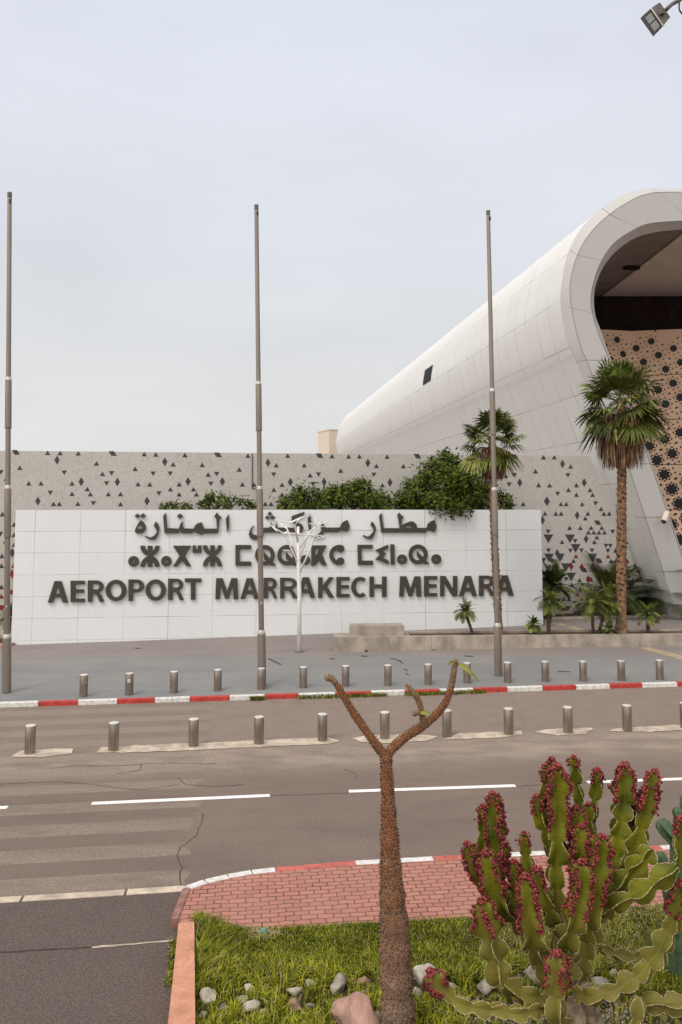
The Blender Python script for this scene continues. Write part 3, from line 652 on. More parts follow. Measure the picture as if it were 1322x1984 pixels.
ar(*A1, [(155,150),(185,170),(215,210),(222,250),(205,295),(170,318),(120,322),(85,305),(82,280),(100,235),(125,190)], [(130,210),(165,230),(180,250),(165,258),(115,262),(112,245)])
ar(*A1, [(78,98),(110,65),(147,92),(117,125)]); ar(*A1, [(149,92),(185,62),(220,92),(185,125)])
ar(*A1, [(345,168),(375,195),(392,240),(390,290),(372,350),(345,395),(325,405),(270,395),(210,360),(215,350),(280,372),(330,345),(362,305),(365,285),(345,250),(322,220)])
ar(*A1, [(475,55),(480,100),(495,250),(640,258),(655,225),(665,190),(693,165),(690,215),(705,255),(830,258),(850,220),(880,190),(935,178),(945,210),(965,250),(975,258),(1130,258),(1125,200),(1120,135),(1095,100),(1128,50),(1150,85),(1188,112),(1160,150),(1155,220),(1150,290),(1135,317),(950,317),(935,340),(880,318),(830,290),(815,317),(680,317),(658,288),(635,317),(460,317),(455,250),(443,95)], [(882,235),(900,228),(915,242),(900,250)])
ar(*A1, [(618,98),(655,65),(697,95),(662,132)])
ar(*A1, [(1277,72),(1285,150),(1288,220),(1265,310),(1255,270),(1248,200),(1242,135)])
A2 = (.16641, 470, 985)
ar(*A2, [(575,88),(722,38),(705,92),(620,122),(612,145),(690,185),(710,220),(700,265),(685,282),(255,278),(240,320),(190,362),(130,364),(92,345),(75,300),(85,255),(110,215),(132,193),(114,240),(104,270),(120,300),(160,312),(205,305),(225,270),(232,225),(318,222),(335,160),(348,222),(382,222),(395,165),(410,222),(625,225),(620,210),(570,165)])
ar(*A2, [(292,60),(318,35),(345,60),(318,85)]); ar(*A2, [(262,105),(290,82),(317,105),(290,130)]); ar(*A2, [(319,105),(345,80),(385,102),(352,130)])
ar(*A2, [(785,62),(795,100),(800,220),(785,270),(770,230),(757,130),(760,105)])
ar(*A2, [(930,160),(965,222),(1130,222),(1150,180),(1180,150),(1222,135),(1245,200),(1242,240),(1220,272),(1140,255),(1125,275),(945,275),(935,310),(890,345),(850,345),(805,325),(860,308),(900,280),(920,255),(905,215)], [(1172,185),(1185,178),(1200,190),(1188,197)])
A3 = (.13616, 680, 985)
ar(*A3, [(297,185),(330,220),(352,270),(350,320),(325,390),(295,435),(265,438),(215,420),(165,390),(172,378),(235,400),(270,385),(315,335),(325,305),(305,265),(275,230)])
ar(*A3, [(435,62),(440,120),(455,240),(470,280),(685,280),(690,260),(668,130),(658,95),(685,58),(712,95),(748,112),(720,160),(715,240),(790,205),(850,182),(890,190),(925,225),(935,250),(932,275),(1075,278),(1090,225),(1130,185),(1185,165),(1215,260),(1185,340),(1090,300),(1065,343),(430,343),(415,220),(400,110)], [(755,274),(800,248),(845,246),(878,274)], [(1125,238),(1140,230),(1160,242),(1143,248)])
g.b.build('arabic_lettering', sign)
g = Glyph()
def tf(k, ox, oy):
    P = lambda pts: T(k, ox, oy, pts)
    def o(cx, cy, r, h): g.ring(ox + k * cx, oy + k * cy, k * r, k * r, k * h, k * h, n=24)
    def yaz(cx, y0, y1):
        g.poly(P([(cx - 28, y0), (cx + 28, y0), (cx + 28, y1), (cx - 28, y1)]))
        g.ring(ox + k * cx, oy + k * (y0 + 8), k * 121, k * 122, k * 67, k * 66, 180, 360, 20); g.ring(ox + k * cx, oy + k * (y1), k * 121, k * 138, k * 67, k * 82, 0, 180, 20)
        for s_ in (-1, 1): g.poly(P([(cx + s_ * 121, y0), (cx + s_ * 67, y0), (cx + s_ * 67, y0 + 9), (cx + s_ * 121, y0 + 9)]))
    return P, o, yaz
P, o, yaz = tf(.15129, 240, 1045)
o(130, 280, 68, 17); yaz(340, 80, 350); o(548, 278, 67, 17)
g.poly(P([(635,80),(865,80),(785,210),(865,340),(805,342),(750,265),(690,345),(635,342),(718,210)]), [P([(736,132),(767,132),(751,160)])])
g.poly(P([(885,75),(925,75),(925,125),(950,125),(950,75),(995,75),(995,170),(885,170)])); yaz(1138, 75, 342)
P, o, yaz = tf(.17398, 450, 1045)
g.poly(P([(38,62),(212,62),(212,108),(85,108),(85,245),(212,245),(212,292),(38,292)]))
for dx in (0, 247):
    g.ring(450 + .17398 * (365 + dx), 1045 + .17398 * 175, .17398 * 110, .17398 * 114, .17398 * 65, .17398 * 68, n=32)
    g.poly(P([(350 + dx, 132), (490 + dx, 290), (432 + dx, 290), (350 + dx, 212)]))
o(812, 228, 55, 13)
g.poly(P([(880,65),(1050,65),(1000,165),(1055,288),(1000,288),(965,230),(930,290),(880,290)]), [P([(925,108),(970,108),(930,190)])])
g.ring(450 + .17398 * 1195, 1045 + .17398 * 172, .17398 * 114, .17398 * 112, .17398 * 68, .17398 * 65, 82, 278, 24)
for cy in (102, 241): g.ring(450 + .17398 * 1206, 1045 + .17398 * cy, .17398 * 42, .17398 * 42, .17398 * 6, .17398 * 6, n=20)
P, o, yaz = tf(.14372, 680, 1045)
g.poly(P([(88,72),(290,72),(290,122),(140,122),(145,285),(295,285),(295,342),(95,342)]))
g.poly(P([(330,142),(500,70),(502,120),(430,152),(468,195),(425,245),(508,285),(508,335),(328,265),(395,200)]))
g.poly(P([(530,66),(582,66),(588,338),(536,338)])); o(688, 268, 67, 18)
g.ring(680 + .14372 * 903, 1045 + .14372 * 200, .14372 * 128, .14372 * 133, .14372 * 78, .14372 * 80, n=32)
g.poly(P([(888,155),(1055,330),(985,330),(888,225)])); o(1147, 265, 66, 18)
g.b.build('tifinagh_lettering', sign)

# ------------------------------------------------------------------ terminal building
Y0 = 36.0
prof = [((1309,1175),(1319,1175),(1366,1175),(1378,1175)), ((1209,922),(1224,922),(1269,922),(1282,922)), ((1129.5,719),(1145,719),(1188,719),(1203,719)), ((1113,680),(1128.7,680),(1174,682),(1188,681)), ((1102,648),(1119,650),(1161,650),(1171.5,634)), ((1093,605),(1110.6,612),(1151,619),(1162,608)), ((1090,572),(1105,575),(1145,588),(1158.5,577)), ((1094,536),(1105.5,546),(1148,557),(1162,546)), ((1104,490),(1115,505),(1161,515),(1177,510)), ((1125,446),(1135,464),(1187,474),(1202,479)), ((1156,410),(1166,428),(1223,448),(1239,453.5)), ((1197,381),(1208,397),(1259,433),(1280,442)), ((1249,361),(1254,376),(1322,427.7),(1326,437)), ((1322,359.5),(1330,372),(1390,424),(1390,434)), ((1700,359),(1705,372),(1740,424),(1740,434)), ((2300,359),(2300,372),(2300,424),(2300,434))]
depths = (.35, 0, 0, .55)
ax = Vector(((450 - PX) / F, 1, 0)); ax = Vector((ray(450, 985).x / ray(450, 985).y, 1, 0))
lines = []
for j in range(4):
    P = [at(q[j][0], q[j][1], Y0) for q in prof]
    P[0].z = .2
    D = []
    for i in range(len(P) - 1):
        a, c, d, e = P[max(i - 1, 0)], P[i], P[i + 1], P[min(i + 2, len(P) - 1)]
        n_ = 6
        for k in range(n_):
            t = k / n_
            if i == 0 or i >= len(P) - 3: D.append(c.lerp(d, t))
            else:
                tt = t; D.append(.5 * ((2 * c) + (d - a) * tt + (2 * a - 5 * c + 4 * d - e) * tt * tt + (3 * c - a - 3 * d + e) * tt ** 3))
    D.append(P[-1]); lines.append([p + Vector((0, depths[j], 0)) for p in D])
term = thing('terminal_building', (at(1300, 985, 40).x, 40, 0), 'huge white panelled tube shaped terminal with a curved open mouth', 'building')
def surf(b, rows, us, vv, mt):
    n_ = len(rows[0]); vs = [p for r in rows for p in r]; fs, uv = [], []
    for i in range(len(rows) - 1):
        for k in range(n_ - 1):
            fs.append((i * n_ + k, i * n_ + k + 1, (i + 1) * n_ + k + 1, (i + 1) * n_ + k)); uv.append([(vv[i], us[k]), (vv[i], us[k + 1]), (vv[i + 1], us[k + 1]), (vv[i + 1], us[k])])
    b.add(vs, fs, mt); b.uv = (b.uv or []) + uv
def arclen(L):
    s_ = [0]
    for i in range(1, len(L)): s_.append(s_[-1] + (L[i] - L[i - 1]).length)
    return s_
sO = arclen(lines[0])
LEN = 80.0
b = MB(); rows, vv = [], []
for i in range(41):
    t = LEN * i / 40; rows.append([p + ax * t for p in lines[0]]); vv.append(t * ax.length)
surf(b, rows, sO, vv, 'shell')
sh = b.build('shell', term, True); fix_normals(sh)
b = MB(); endc = [p + ax * LEN for p in lines[0]]; b.add(endc + [Vector((endc[-1].x, endc[-1].y, .2))], [tuple(range(len(endc) + 1))], 'beige'); b.build('end_wall', term)
b = MB(); sF = arclen(lines[1])
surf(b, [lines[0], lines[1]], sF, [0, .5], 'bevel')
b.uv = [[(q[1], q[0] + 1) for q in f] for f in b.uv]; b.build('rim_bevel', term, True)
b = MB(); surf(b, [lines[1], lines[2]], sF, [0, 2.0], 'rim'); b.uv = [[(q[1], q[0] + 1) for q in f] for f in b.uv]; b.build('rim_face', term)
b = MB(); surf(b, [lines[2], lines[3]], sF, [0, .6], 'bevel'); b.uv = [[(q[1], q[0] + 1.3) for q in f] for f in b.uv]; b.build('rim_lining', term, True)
# thin dark joints between the rim bands
b = MB(); b.tube(lines[1][2:], .011, 'lamp_grey', 5); b.tube(lines[2][2:], .011, 'lamp_grey', 5); b.build('rim_joint', term)
# inside of the mouth
b = MB(); b.uv = None
rows = [[p + Vector((0, t, 0)) for p in lines[3]] for t in (0, 6, 13)]
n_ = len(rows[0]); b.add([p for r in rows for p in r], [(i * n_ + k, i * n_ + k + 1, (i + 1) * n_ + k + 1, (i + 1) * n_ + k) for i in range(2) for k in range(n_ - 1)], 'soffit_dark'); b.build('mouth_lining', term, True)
zc = lines[3][-1].z - .12
b = MB(); x0 = 16.8
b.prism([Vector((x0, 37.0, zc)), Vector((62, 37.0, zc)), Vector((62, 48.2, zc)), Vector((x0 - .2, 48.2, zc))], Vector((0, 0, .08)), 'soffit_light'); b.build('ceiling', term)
b = MB(); b.box((x0 - .6, 42.2, zc - .05), (.42, .18, .09), 'dark_cladding', .3); b.build('ceiling_lamp', term)
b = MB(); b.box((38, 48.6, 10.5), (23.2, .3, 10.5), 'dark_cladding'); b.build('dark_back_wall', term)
# perforated copper screen (wavy sheet with star cut-outs over a dark backing)
def screen_xy(s_):                         # s_ metres along the screen from the fold
    if s_ < 0: return Vector((17.9 + s_ * .97, 47.1 - .55 * math.sin(min(-s_, 2.6) / 2.6 * math.pi * .5) - .05 * s_, 0))
    return Vector((17.9 + s_ * .985, 47.1 - .75 * math.sin(min(s_, 5.5) / 5.5 * math.pi * .5) , 0))
ztop = at(1250, 638, 46.6).z
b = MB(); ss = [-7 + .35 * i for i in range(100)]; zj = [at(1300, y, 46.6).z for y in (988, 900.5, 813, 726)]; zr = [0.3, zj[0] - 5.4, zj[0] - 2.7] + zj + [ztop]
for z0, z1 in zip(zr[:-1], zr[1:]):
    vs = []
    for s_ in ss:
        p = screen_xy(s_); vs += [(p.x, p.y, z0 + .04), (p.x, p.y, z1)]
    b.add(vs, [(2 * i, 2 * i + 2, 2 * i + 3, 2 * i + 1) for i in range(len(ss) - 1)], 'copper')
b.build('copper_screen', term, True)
b = MB()
for z in zr[1:-1]: b.tube([screen_xy(s_) + Vector((0, .03, z + .02)) for s_ in ss], .035, 'dark_cladding', 5)
b.build('screen_joint', term)
b = MB(); rs = random.Random(3)
def hole(s_, z, R, kind, rot=0):
    p = screen_xy(s_); q = screen_xy(s_ + .1); tx = (q - p).normalized(); nn = Vector((tx.y, -tx.x, 0)); c = p + Vector((0, 0, z)) + nn * .012
    pts = []
    if kind == 8:
        for i in range(16):
            r = R if i % 2 == 0 else R * .66; a = i * math.pi / 8 + rot; pts.append(c + tx * r * math.cos(a) + Vector((0, 0, r * math.sin(a))))
    else:
        for i in range(6):
            a = i * math.pi / 3; e = (R * math.cos(a), R * .62 * math.sin(a)); pts.append(c + tx * (e[0] * math.cos(rot) - e[1] * math.sin(rot)) + Vector((0, 0, e[0] * math.sin(rot) + e[1] * math.cos(rot))))
    n_ = len(pts); b.add([c] + pts, [(0, 1 + i, 1 + (i + 1) % n_) for i in range(n_)], 'black_hole')
PIT = .96; ra = math.radians(24)
for i in range(-40, 60):
    for j in range(-40, 40):
        s_ = PIT * (i * math.cos(ra) - j * math.sin(ra)); z = 9.0 + PIT * (i * math.sin(ra) + j * math.cos(ra))
        if not (-6 < s_ < 18 and .6 < z < ztop - .45): continue
        g_ = 1 + .55 * max(0, min(1, (ztop - 1 - z) / 9)); near = min(abs(z - zz) for zz in zr)
        if near > .2: hole(s_, z, .26 * g_, 8, ra)
        for k in range(8):
            a = k * math.pi / 4 + ra + math.pi / 8; ds, dz = .40 * PIT * math.cos(a), .40 * PIT * math.sin(a)
            if abs(s_ + ds) < 30 and .6 < z + dz < ztop - .3: hole(s_ + ds, z + dz, .058 * g_, 6, a + math.pi / 2 + rs.uniform(-.3, .3))
        hole(s_ + PIT * .707 * math.cos(ra + math.pi / 4), z + PIT * .707 * math.sin(ra + math.pi / 4), .08 * g_, 6, ra)
b.build('star_cutout', term)
# window in the shell
b = MB(); i0 = min(range(len(lines[0])), key=lambda i: abs(lines[0][i].z - at(1090, 520, Y0).z)); i1 = min(range(len(lines[0])), key=lambda i: abs(lines[0][i].z - at(1090, 574, Y0).z))
for (ta, tb) in ((24.2, 25.25), (25.33, 26.7)):
    vs = []
    for i in range(i1, i0 + 1):
        for t in (ta, tb): p = lines[0][i] + ax * t; vs.append(p + Vector((-.035, 0, 0)))
    b.add(vs, [(2 * i, 2 * i + 1, 2 * i + 3, 2 * i + 2) for i in range(i0 - i1)], 'window')
b.build('window', term)
# security camera on the rim
p = at(1283, 1006, Y0)
sc_ = thing('security_camera', p, 'small pale security camera fixed on the white terminal rim', 'security camera')
b = MB(); b.tube([p + Vector((.12, 0, -.1)), p + Vector((.05, -.3, 0))], .04, 'lamp_grey', 8); b.build('bracket', sc_)
b = MB(); q = p + Vector((0, -.38, .05)); b.tube([q + Vector((.14, .1, .28)), q + Vector((.11, .08, .25)), q + Vector((-.1, -.1, -.1)), q + Vector((-.13, -.12, -.14))], [.09, .13, .13, .14], 'beige', 10); b.build('housing', sc_, True)
b = MB(); b.tube([q + Vector((-.125, -.118, -.13)), q + Vector((-.16, -.16, -.18))], [.12, .09], 'dark_tile', 10); b.build('lens', sc_)
# beige block beyond
b = MB(); p = at(640, 835, 125); zt_ = p.z; b.box((p.x + 1.6, 127, zt_ / 2), (3.0, 2.2, zt_ / 2), 'beige', .45); b.box((p.x + 1.6, 127, zt_ + .1), (3.08, 2.28, .1), 'beige', .45)
tag(b.build('stair_tower', loc=(p.x + 1.6, 127, 0)), 'pale beige block rising behind the patterned wall beside the white shell', 'building')

# ------------------------------------------------------------------ flagpoles
base2 = gpl(508, 1330)
def zof(py, ref): return at(505, py, ref.y).z - ref.z
bz = [zof(y, base2) for y in (1227, 1040, 948, 835, 745, 397)]
def flagpole(bx, by, tx, ty, label):
    P = gpl(bx, by); Tp = at(tx, ty, P.y); H = Tp.z - P.z; lean = Vector(((Tp.x - P.x) / H, 0, 0))
    o = thing('flagpole', P, label, 'flagpole', 'bare flagpoles along the plaza edge')
    def seg(name, z0, z1, r0, r1, mt='steel_pole', band=0):
        b = MB(); q = lambda z: P + Vector((0, 0, z)) + lean * z
        b.tube([q(z0), q(z0 + .03), q(z1 - .03), q(z1)], [r0 * .97, r0, r1, r1 * .97], mt, 20)
        return b.build(name, o, True)
    k = (H - .15) / bz[5]
    seg('shaft', 0.0, H - .15, .088, .066)
    seg('base_sleeve', 0, bz[0], .133, .128); seg('sleeve', bz[1], bz[2], .102, .098); seg('sleeve', bz[3], bz[4], .098, .094)
    for z, r in ((bz[0], .13), (bz[2], .102), (bz[4], .098)): seg('collar_ring', z - .02, z + .1, r * .99, r * .82, 'pole_band')
    seg('finial', H - .17, H, .068, .072, 'lamp_grey')
    b = MB(); q = P + Vector((.045, -.055, H - .3)) + lean * (H - .3); b.box(q, (.03, .03, .06), 'lamp_dark'); b.build('halyard_pulley', o)
    b = MB(); q = P + Vector((.02, -.085, 2.55)) + lean * 2.55; b.box(q, (.022, .012, .03), 'pole_band'); b.build('cleat', o)
flagpole(13, 1342, 19, 373, 'tall steel flagpole at the left end of the white sign wall')
flagpole(508, 1330, 497, 397, 'middle steel flagpole standing between the other two, near the white metal tree')
flagpole(966, 1310, 946, 408, 'steel flagpole in front of the smaller fan palm, nearest the terminal')

# ------------------------------------------------------------------ bollards
def make_bollard(label, group):
    o = thing('steel_bollard', (0, 0, 0), label, 'bollard', group)
    b = MB(); b.tube([(0, 0, -.02), (0, 0, .3), (0, 0, .6), (0, 0, .612)], [.118, .118, .118, .112], 'bollard', 24, False); b.build('body', o, True)
    b = MB(); b.tube([(0, 0, .606), (0, 0, .62), (0, 0, .626)], [.1125, .1125, .10], 'bollard_cap', 24); b.build('cap', o)
    return o
def dup(o):
    c = o.copy(); COL.objects.link(c)
    for ch in list(o.children):
        k = ch.copy(); COL.objects.link(k); k.parent = c
    return c
ordn = ['first', 'second', 'third', 'fourth', 'fifth', 'sixth', 'seventh', 'eighth', 'ninth', 'tenth', 'eleventh', 'twelfth', 'thirteenth', 'fourteenth', 'fifteenth']
nearb = [(58, 1459), (220, 1453), (375, 1445), (502, 1440), (625, 1434), (746, 1430), (866.5, 1426), (986, 1422), (1101, 1419), (1216, 1415), (1328, 1410)]
farb = [(162, 1349), (250.5, 1346), (337, 1342), (422, 1338), (506.5, 1335), (588, 1332), (670, 1329.5), (752, 1328), (830, 1326), (905.5, 1323), (984, 1322), (1057, 1320), (1130.5, 1319.5), (1204.5, 1318.5), (1279, 1317)]
proto = make_bollard('x', 'x'); first = True
nl = {0: 'leftmost steel bollard of the near row, on its own small concrete patch', 6: 'near row bollard half hidden behind the right arm of the thorny tree', 5: 'near row bollard framed in the fork of the thorny tree', 10: 'bollard cut by the right edge, last of the near row on the road'}
fl = {0: 'first bollard of the far row, with a faded red sticker on its side', 1: 'second bollard of the far row, wearing a white sticker', 4: 'far row bollard standing right in front of the middle flagpole', 9: 'far row bollard behind the thorny tree leaf', 10: 'far row bollard just right of the flagpole by the smaller palm', 14: 'last bollard of the far row at its right end'}
for row, lst, lab, z, grp in (('near', nearb, nl, .012, 'bollards along the concrete strip in the road'), ('far', farb, fl, .12, 'bollards along the red and white kerb of the plaza')):
    for i, (x, y) in enumerate(lst):
        o = proto if first else dup(proto); first = False
        o.location = gp(x, y, z); o.rotation_euler = (0, 0, i * 1.7); o['group'] = grp
        o['label'] = lab.get(i, 'steel bollard standing %s from the left in the %s' % (ordn[i], 'near row on the road' if row == 'near' else 'far row on the plaza'))
        if row == 'far' and i < 2:
            b = MB(); rr = .1195; a0_ = -1.0 if i == 0 else -1.75; zz = .42
            a = [a0_ + .16 * k for k in range(5)] if i else [a0_ + .12 * k for k in range(4)]; c = Vector(o.location)
            vs = []
            for q in a: vs += [c + Vector((rr * math.cos(q), rr * math.sin(q), zz - .04)), c + Vector((rr * math.cos(q), rr * math.sin(q), zz + .05))]
            b.add(vs, [(2 * k, 2 * k + 2, 2 * k + 3, 2 * k + 1) for k in range(len(a) - 1)], 'sticker_w' if i else 'sticker_r')
            rr = .1205; vs = []
            for q in a[1:-1]: vs += [c + Vector((rr * math.cos(q), rr * math.sin(q), zz - .015)), c + Vector((rr * math.cos(q), rr * math.sin(q), zz + .015))]
            b.add(vs, [(2 * k, 2 * k + 2, 2 * k + 3, 2 * k + 1) for k in range(len(a) - 3)], 'sticker_b' if i else 'sticker_w')
            s_ = b.build('sticker', o); s_.rotation_euler = (0, 0, -i * 1.7)
            # _o of the prototype is its own origin; move the sticker mesh to the bollard's frame
            for v in s_.data.vertices: v.co = v.co - c + Vector(o['_o'])

# ------------------------------------------------------------------ concrete planter and block
PA, PB = gpl(648, 1264), gpl(1322, 1251); pu = PB - PA; pu.z = 0; pu.normalize(); pb = Vector((-pu.y, pu.x, 0)); PE = PA + pu * 22
zA = PA.z - .1; zTop = PA.z + .56
pl = thing('concrete_planter', (PA.x, PA.y, zA), 'long low raw concrete planter wall holding the palms in front of the sign', 'planter')
def wallbox(b, p, u_, v_, z0, z1, mt, ch=.015):
    base = [p, p + u_, p + u_ + v_, p]; base = [p, p + u_, p + u_ + v_, p + v_]
    c = sum(base, Vector()) / 4
    rings = [[Vector((q.x, q.y, z0)) for q in base], [Vector((q.x, q.y, z1 - ch)) for q in base], [Vector((q.x, q.y, z1)) + (c - q).normalized() * ch - Vector((0, 0, (c - q).normalized().z * ch)) for q in base]]
    b.add([q for r in rings for q in r], [(i * 4 + k, i * 4 + (k + 1) % 4, i * 4 + 4 + (k + 1) % 4, i * 4 + 4 + k) for i in range(2) for k in range(4)] + [(8, 9, 10, 11)], mt)
b = MB(); tw = .22; dp = 1.0
for k in range(6): wallbox(b, PA + pu * (3.66 * k + .004), pu * 3.652, pb * tw, zA, zTop, 'concrete')
wallbox(b, PA + pb * (tw + .003), pu * 2.9, pb * (dp - tw), zA, zTop - .003, 'concrete')
wallbox(b, PA + pb * dp + pu * 2.91, pu * 19.2, pb * .15, zA, zTop + .02, 'concrete')
b.build('planter_wall', pl)
b = MB(); q = [PA + pb * tw + pu * 2.9, PE + pb * tw, PE + pb * dp, PA + pb * dp + pu * 2.9]; b.sheet([Vector((p.x, p.y, zTop - .05)) for p in q], 'soil'); b.build('planting_soil', pl)
for k in range(8):
    b = MB(); p = PA + pu * (1.2 + 2.55 * k) - pb * .004; b.box((p.x, p.y, PA.z + .05), (.05, .02, .022), 'black_hole', math.atan2(pu.y, pu.x)); b.build('drain_slot', pl)
bl = MB(); q0 = PA + pu * .62 + pb * .22; wallbox(bl, q0, pu * 2.05, pb * .72, zTop + .001, zTop + .37, 'concrete', .02)
tag(bl.build('concrete_block', loc=(q0.x, q0.y, zTop)), 'raw concrete block seat standing on the left end of the planter', 'block')
# low kerb of the bed at the patterned wall
b = MB(); k0, k1 = gpl(1070, 1201), gpl(1315, 1195); k0.z -= .02; k1.z = k0.z; d = (k1 - k0).normalized(); kerbstone(b, k0, k1, Vector((-d.y, d.x, 0)), .13, .2, 'concrete')
P = [k0 + Vector((-.2, .2, .1)), k1 + Vector((0, .2, .1)), k1 + Vector((0, 1.6, .1)), k0 + Vector((-.2, 1.2, .1))]; b.sheet(P, 'soil'); struct(b, 'bed_kerb')
b = MB(); k0, k1 = gpl(-40, 1257), gpl(24, 1252); d = (k1 - k0).normalized(); kerbstone(b, k0, k1, Vector((-d.y, d.x, 0)), .12, .2, 'salmon'); b.sheet([k0 + Vector((0, .2, .08)), k1 + Vector((0, .2, .08)), k1 + Vector((0, 2.0, .08)), k0 + Vector((0, 2.0, .08))], 'soil'); struct(b, 'side_bed_kerb')
# vent grille at the foot of the wall
p = wpt(1242, 1172, .03); b = MB()
for k in range(9): b.box((p.x, p.y, p.z - .28 + .07 * k), (.5, .02, .018), 'lamp_dark', math.atan2(wu.y, wu.x))
b.box(p + Vector((0, .02, 0)), (.54, .012, .36), 'black_hole', math.atan2(wu.y, wu.x))
tag(b.build('vent_grille', loc=p), 'dark louvred vent at the foot of the patterned wall behind the palms', 'vent')

# ------------------------------------------------------------------ white metal tree
WT = gpl(580, 1263); k_ = .1513
mt_ = thing('metal_tree', WT, 'slim white painted metal tree sculpture with bare branches before the sign', 'sculpture')
def wp(x, y, dy=0.0): return at(480 + k_ * x, 980 + k_ * y, WT.y + dy)
b = MB(); b.tube([WT, WT + Vector((0, 0, 2.2)), wp(650, 700), wp(648, 265)], [.085, .078, .07, .05], 'white_metal', 14); b.build('trunk', mt_, True)
b = MB(); b.tube([WT, WT + Vector((0, 0, .02))], .17, 'lamp_grey', 16); b.build('base_plate', mt_)
brs = [[(640,730,0),(580,590,-.15),(470,360,-.4),(220,205,-.7)], [(638,640,0),(545,400,.3),(510,300,.4),(400,215,.6)], [(510,300,.4),(490,240,.5)], [(580,575,-.15),(455,570,-.6)], [(645,475,0),(605,250,-.4),(545,220,-.5),(350,180,-.8)], [(545,220,-.5),(690,150,-.2),(805,130,.1)], [(605,250,-.4),(680,145,-.5)], [(655,560,0),(800,330,.3),(890,260,.4),(945,185,.6)], [(660,700,0),(740,470,.3),(760,420,.3),(880,300,.7)], [(660,870,0),(800,560,-.3),(880,300,-.5),(885,260,-.5),(860,145,-.6)], [(885,260,-.5),(790,225,-.8)], [(885,255,-.5),(1065,185,-.4)], [(900,270,.4),(1005,265,.7)], [(455,350,-.4),(620,360,-.1),(800,375,.1),(990,425,.4)], [(850,425,.2),(1045,375,.1)], [(800,375,.1),(960,380,-.3)], [(470,360,-.4),(520,310,-.2)], [(310,262,-.6),(380,330,-.9)]]
for s_ in brs:
    b = MB(); L_ = len(s_); b.tube([wp(*q) for q in s_], [max(.018, .042 - .009 * i) if L_ > 2 else .018 for i in range(L_)], 'white_metal', 8); b.build('branch', mt_, True)

# ------------------------------------------------------------------ foliage helpers
def mesh_np(name, V, nper, mats, midx, parent=None, off=(0, 0, 0), quads=True):
    me = bpy.data.meshes.new(name); nv = len(V); nf = nv // nper
    me.vertices.add(nv); me.vertices.foreach_set('co', (V - np.array(off)).astype(np.float32).ravel())
    me.loops.add(nv); me.loops.foreach_set('vertex_index', np.arange(nv, dtype=np.int32))
    me.polygons.add(nf); me.polygons.foreach_set('loop_start', np.arange(0, nv, nper, dtype=np.int32))
    try: me.polygons.foreach_set('loop_total', np.full(nf, nper, dtype=np.int32))
    except Exception: pass
    for m in mats: me.materials.append(M[m])
    me.polygons.foreach_set('material_index', midx.astype(np.int32)); me.update(calc_edges=True); me.validate()
    o = bpy.data.objects.new(name, me); COL.objects.link(o); o['_o'] = tuple(off)
    if parent: o.parent = parent
    else: o.location = off
    return o
rng = np.random.default_rng(11)
def unit(a): return a / np.maximum(np.linalg.norm(a, axis=-1, keepdims=True), 1e-9)
def leaf_cloud(lobes, per_m2, size):
    out = []
    for (c, r) in lobes:
        c, r = np.array(c), np.array(r); n_ = int(per_m2 * 4 * math.pi * (r[0] * r[2] + r[0] * r[1] + r[1] * r[2]) / 3)
        ncl = max(8, n_ // 16); d = unit(rng.normal(size=(ncl, 3))); rad = rng.uniform(.55, 1.0, (ncl, 1)) ** .5 * rng.uniform(.88, 1.12, (ncl, 1))
        cl = c + d * r * rad; k = np.repeat(np.arange(ncl), 16)
        out.append(np.concatenate([cl[k] + rng.normal(size=(len(k), 3)) * size * 1.1, d[k]], 1))
    A = np.concatenate(out); C, D = A[:, :3], A[:, 3:]
    nrm_ = unit(D + np.array([0, -.1, .5]) + rng.normal(size=C.shape) * .6); t = unit(np.cross(nrm_, rng.normal(size=C.shape))); s_ = np.cross(nrm_, t)
    L_ = size * rng.uniform(.6, 1.25, (len(C), 1)); W_ = L_ * .36
    Q = np.stack([C - t * L_, C + s_ * W_ - nrm_ * .1 * L_, C + t * L_, C - s_ * W_ - nrm_ * .1 * L_], 1).reshape(-1, 3)
    return Q, rng.choice(3, len(C), p=[.5, .27, .23])
def bush(name, lobes_px, Y, base_px, label, cat, size=.12, dens=150, trunk_r=.09, dy=1.0):
    base = at(base_px, 990, Y); base.z = plaza_z(base.x, Y)
    o = thing(name, base, label, cat, 'leafy trees between the sign and the patterned wall')
    lobes = []
    for q in lobes_px:
        x, y, r = q[:3]; oy = q[3] if len(q) > 3 else random.uniform(-.2, .2); c = at(x, y, Y + oy); R = r * Y / F; lobes.append((c, (R, min(R, dy), R * (q[4] if len(q) > 4 else .85))))
    Q, mi = leaf_cloud(lobes, dens, size); mesh_np('crown', Q, 4, ['leafA', 'leafB', 'leafC'], mi, o, tuple(base))
    b = MB()
    top = lobes[0][0]; b.tube([base, base.lerp(top, .5) + Vector((.1, 0, 0)), top], [trunk_r, trunk_r * .8, trunk_r * .4], 'bark', 8)
    for c, r in lobes[1:]: b.tube([base.lerp(top, .45), base.lerp(c, .75), c], [trunk_r * .6, trunk_r * .4, trunk_r * .2], 'bark', 6)
    b.build('trunk', o, True)
bush('ficus_tree', [(862,935,52),(812,958,40),(905,945,45),(862,902,28),(835,915,25),(900,915,26),(935,962,34),(790,972,24),(850,978,26,-1.2),(868,882,10),(900,985,16,-1.2),(880,988,12,-1.3)], 34.9, 862, 'largest leafy green tree spilling over the top of the sign wall', 'tree')
bush('ficus_tree', [(697,958,28),(725,968,28),(668,965,26),(705,938,12),(745,975,20),(680,945,14)], 34.5, 700, 'bushy tree behind the sign, beside the largest one', 'tree')
bush('ficus_tree', [(600,968,24),(575,972,22),(555,978,18),(628,970,22),(648,966,20),(585,952,10),(645,950,12)], 34.2, 600, 'bushy tree behind the sign, above the white metal tree', 'tree')
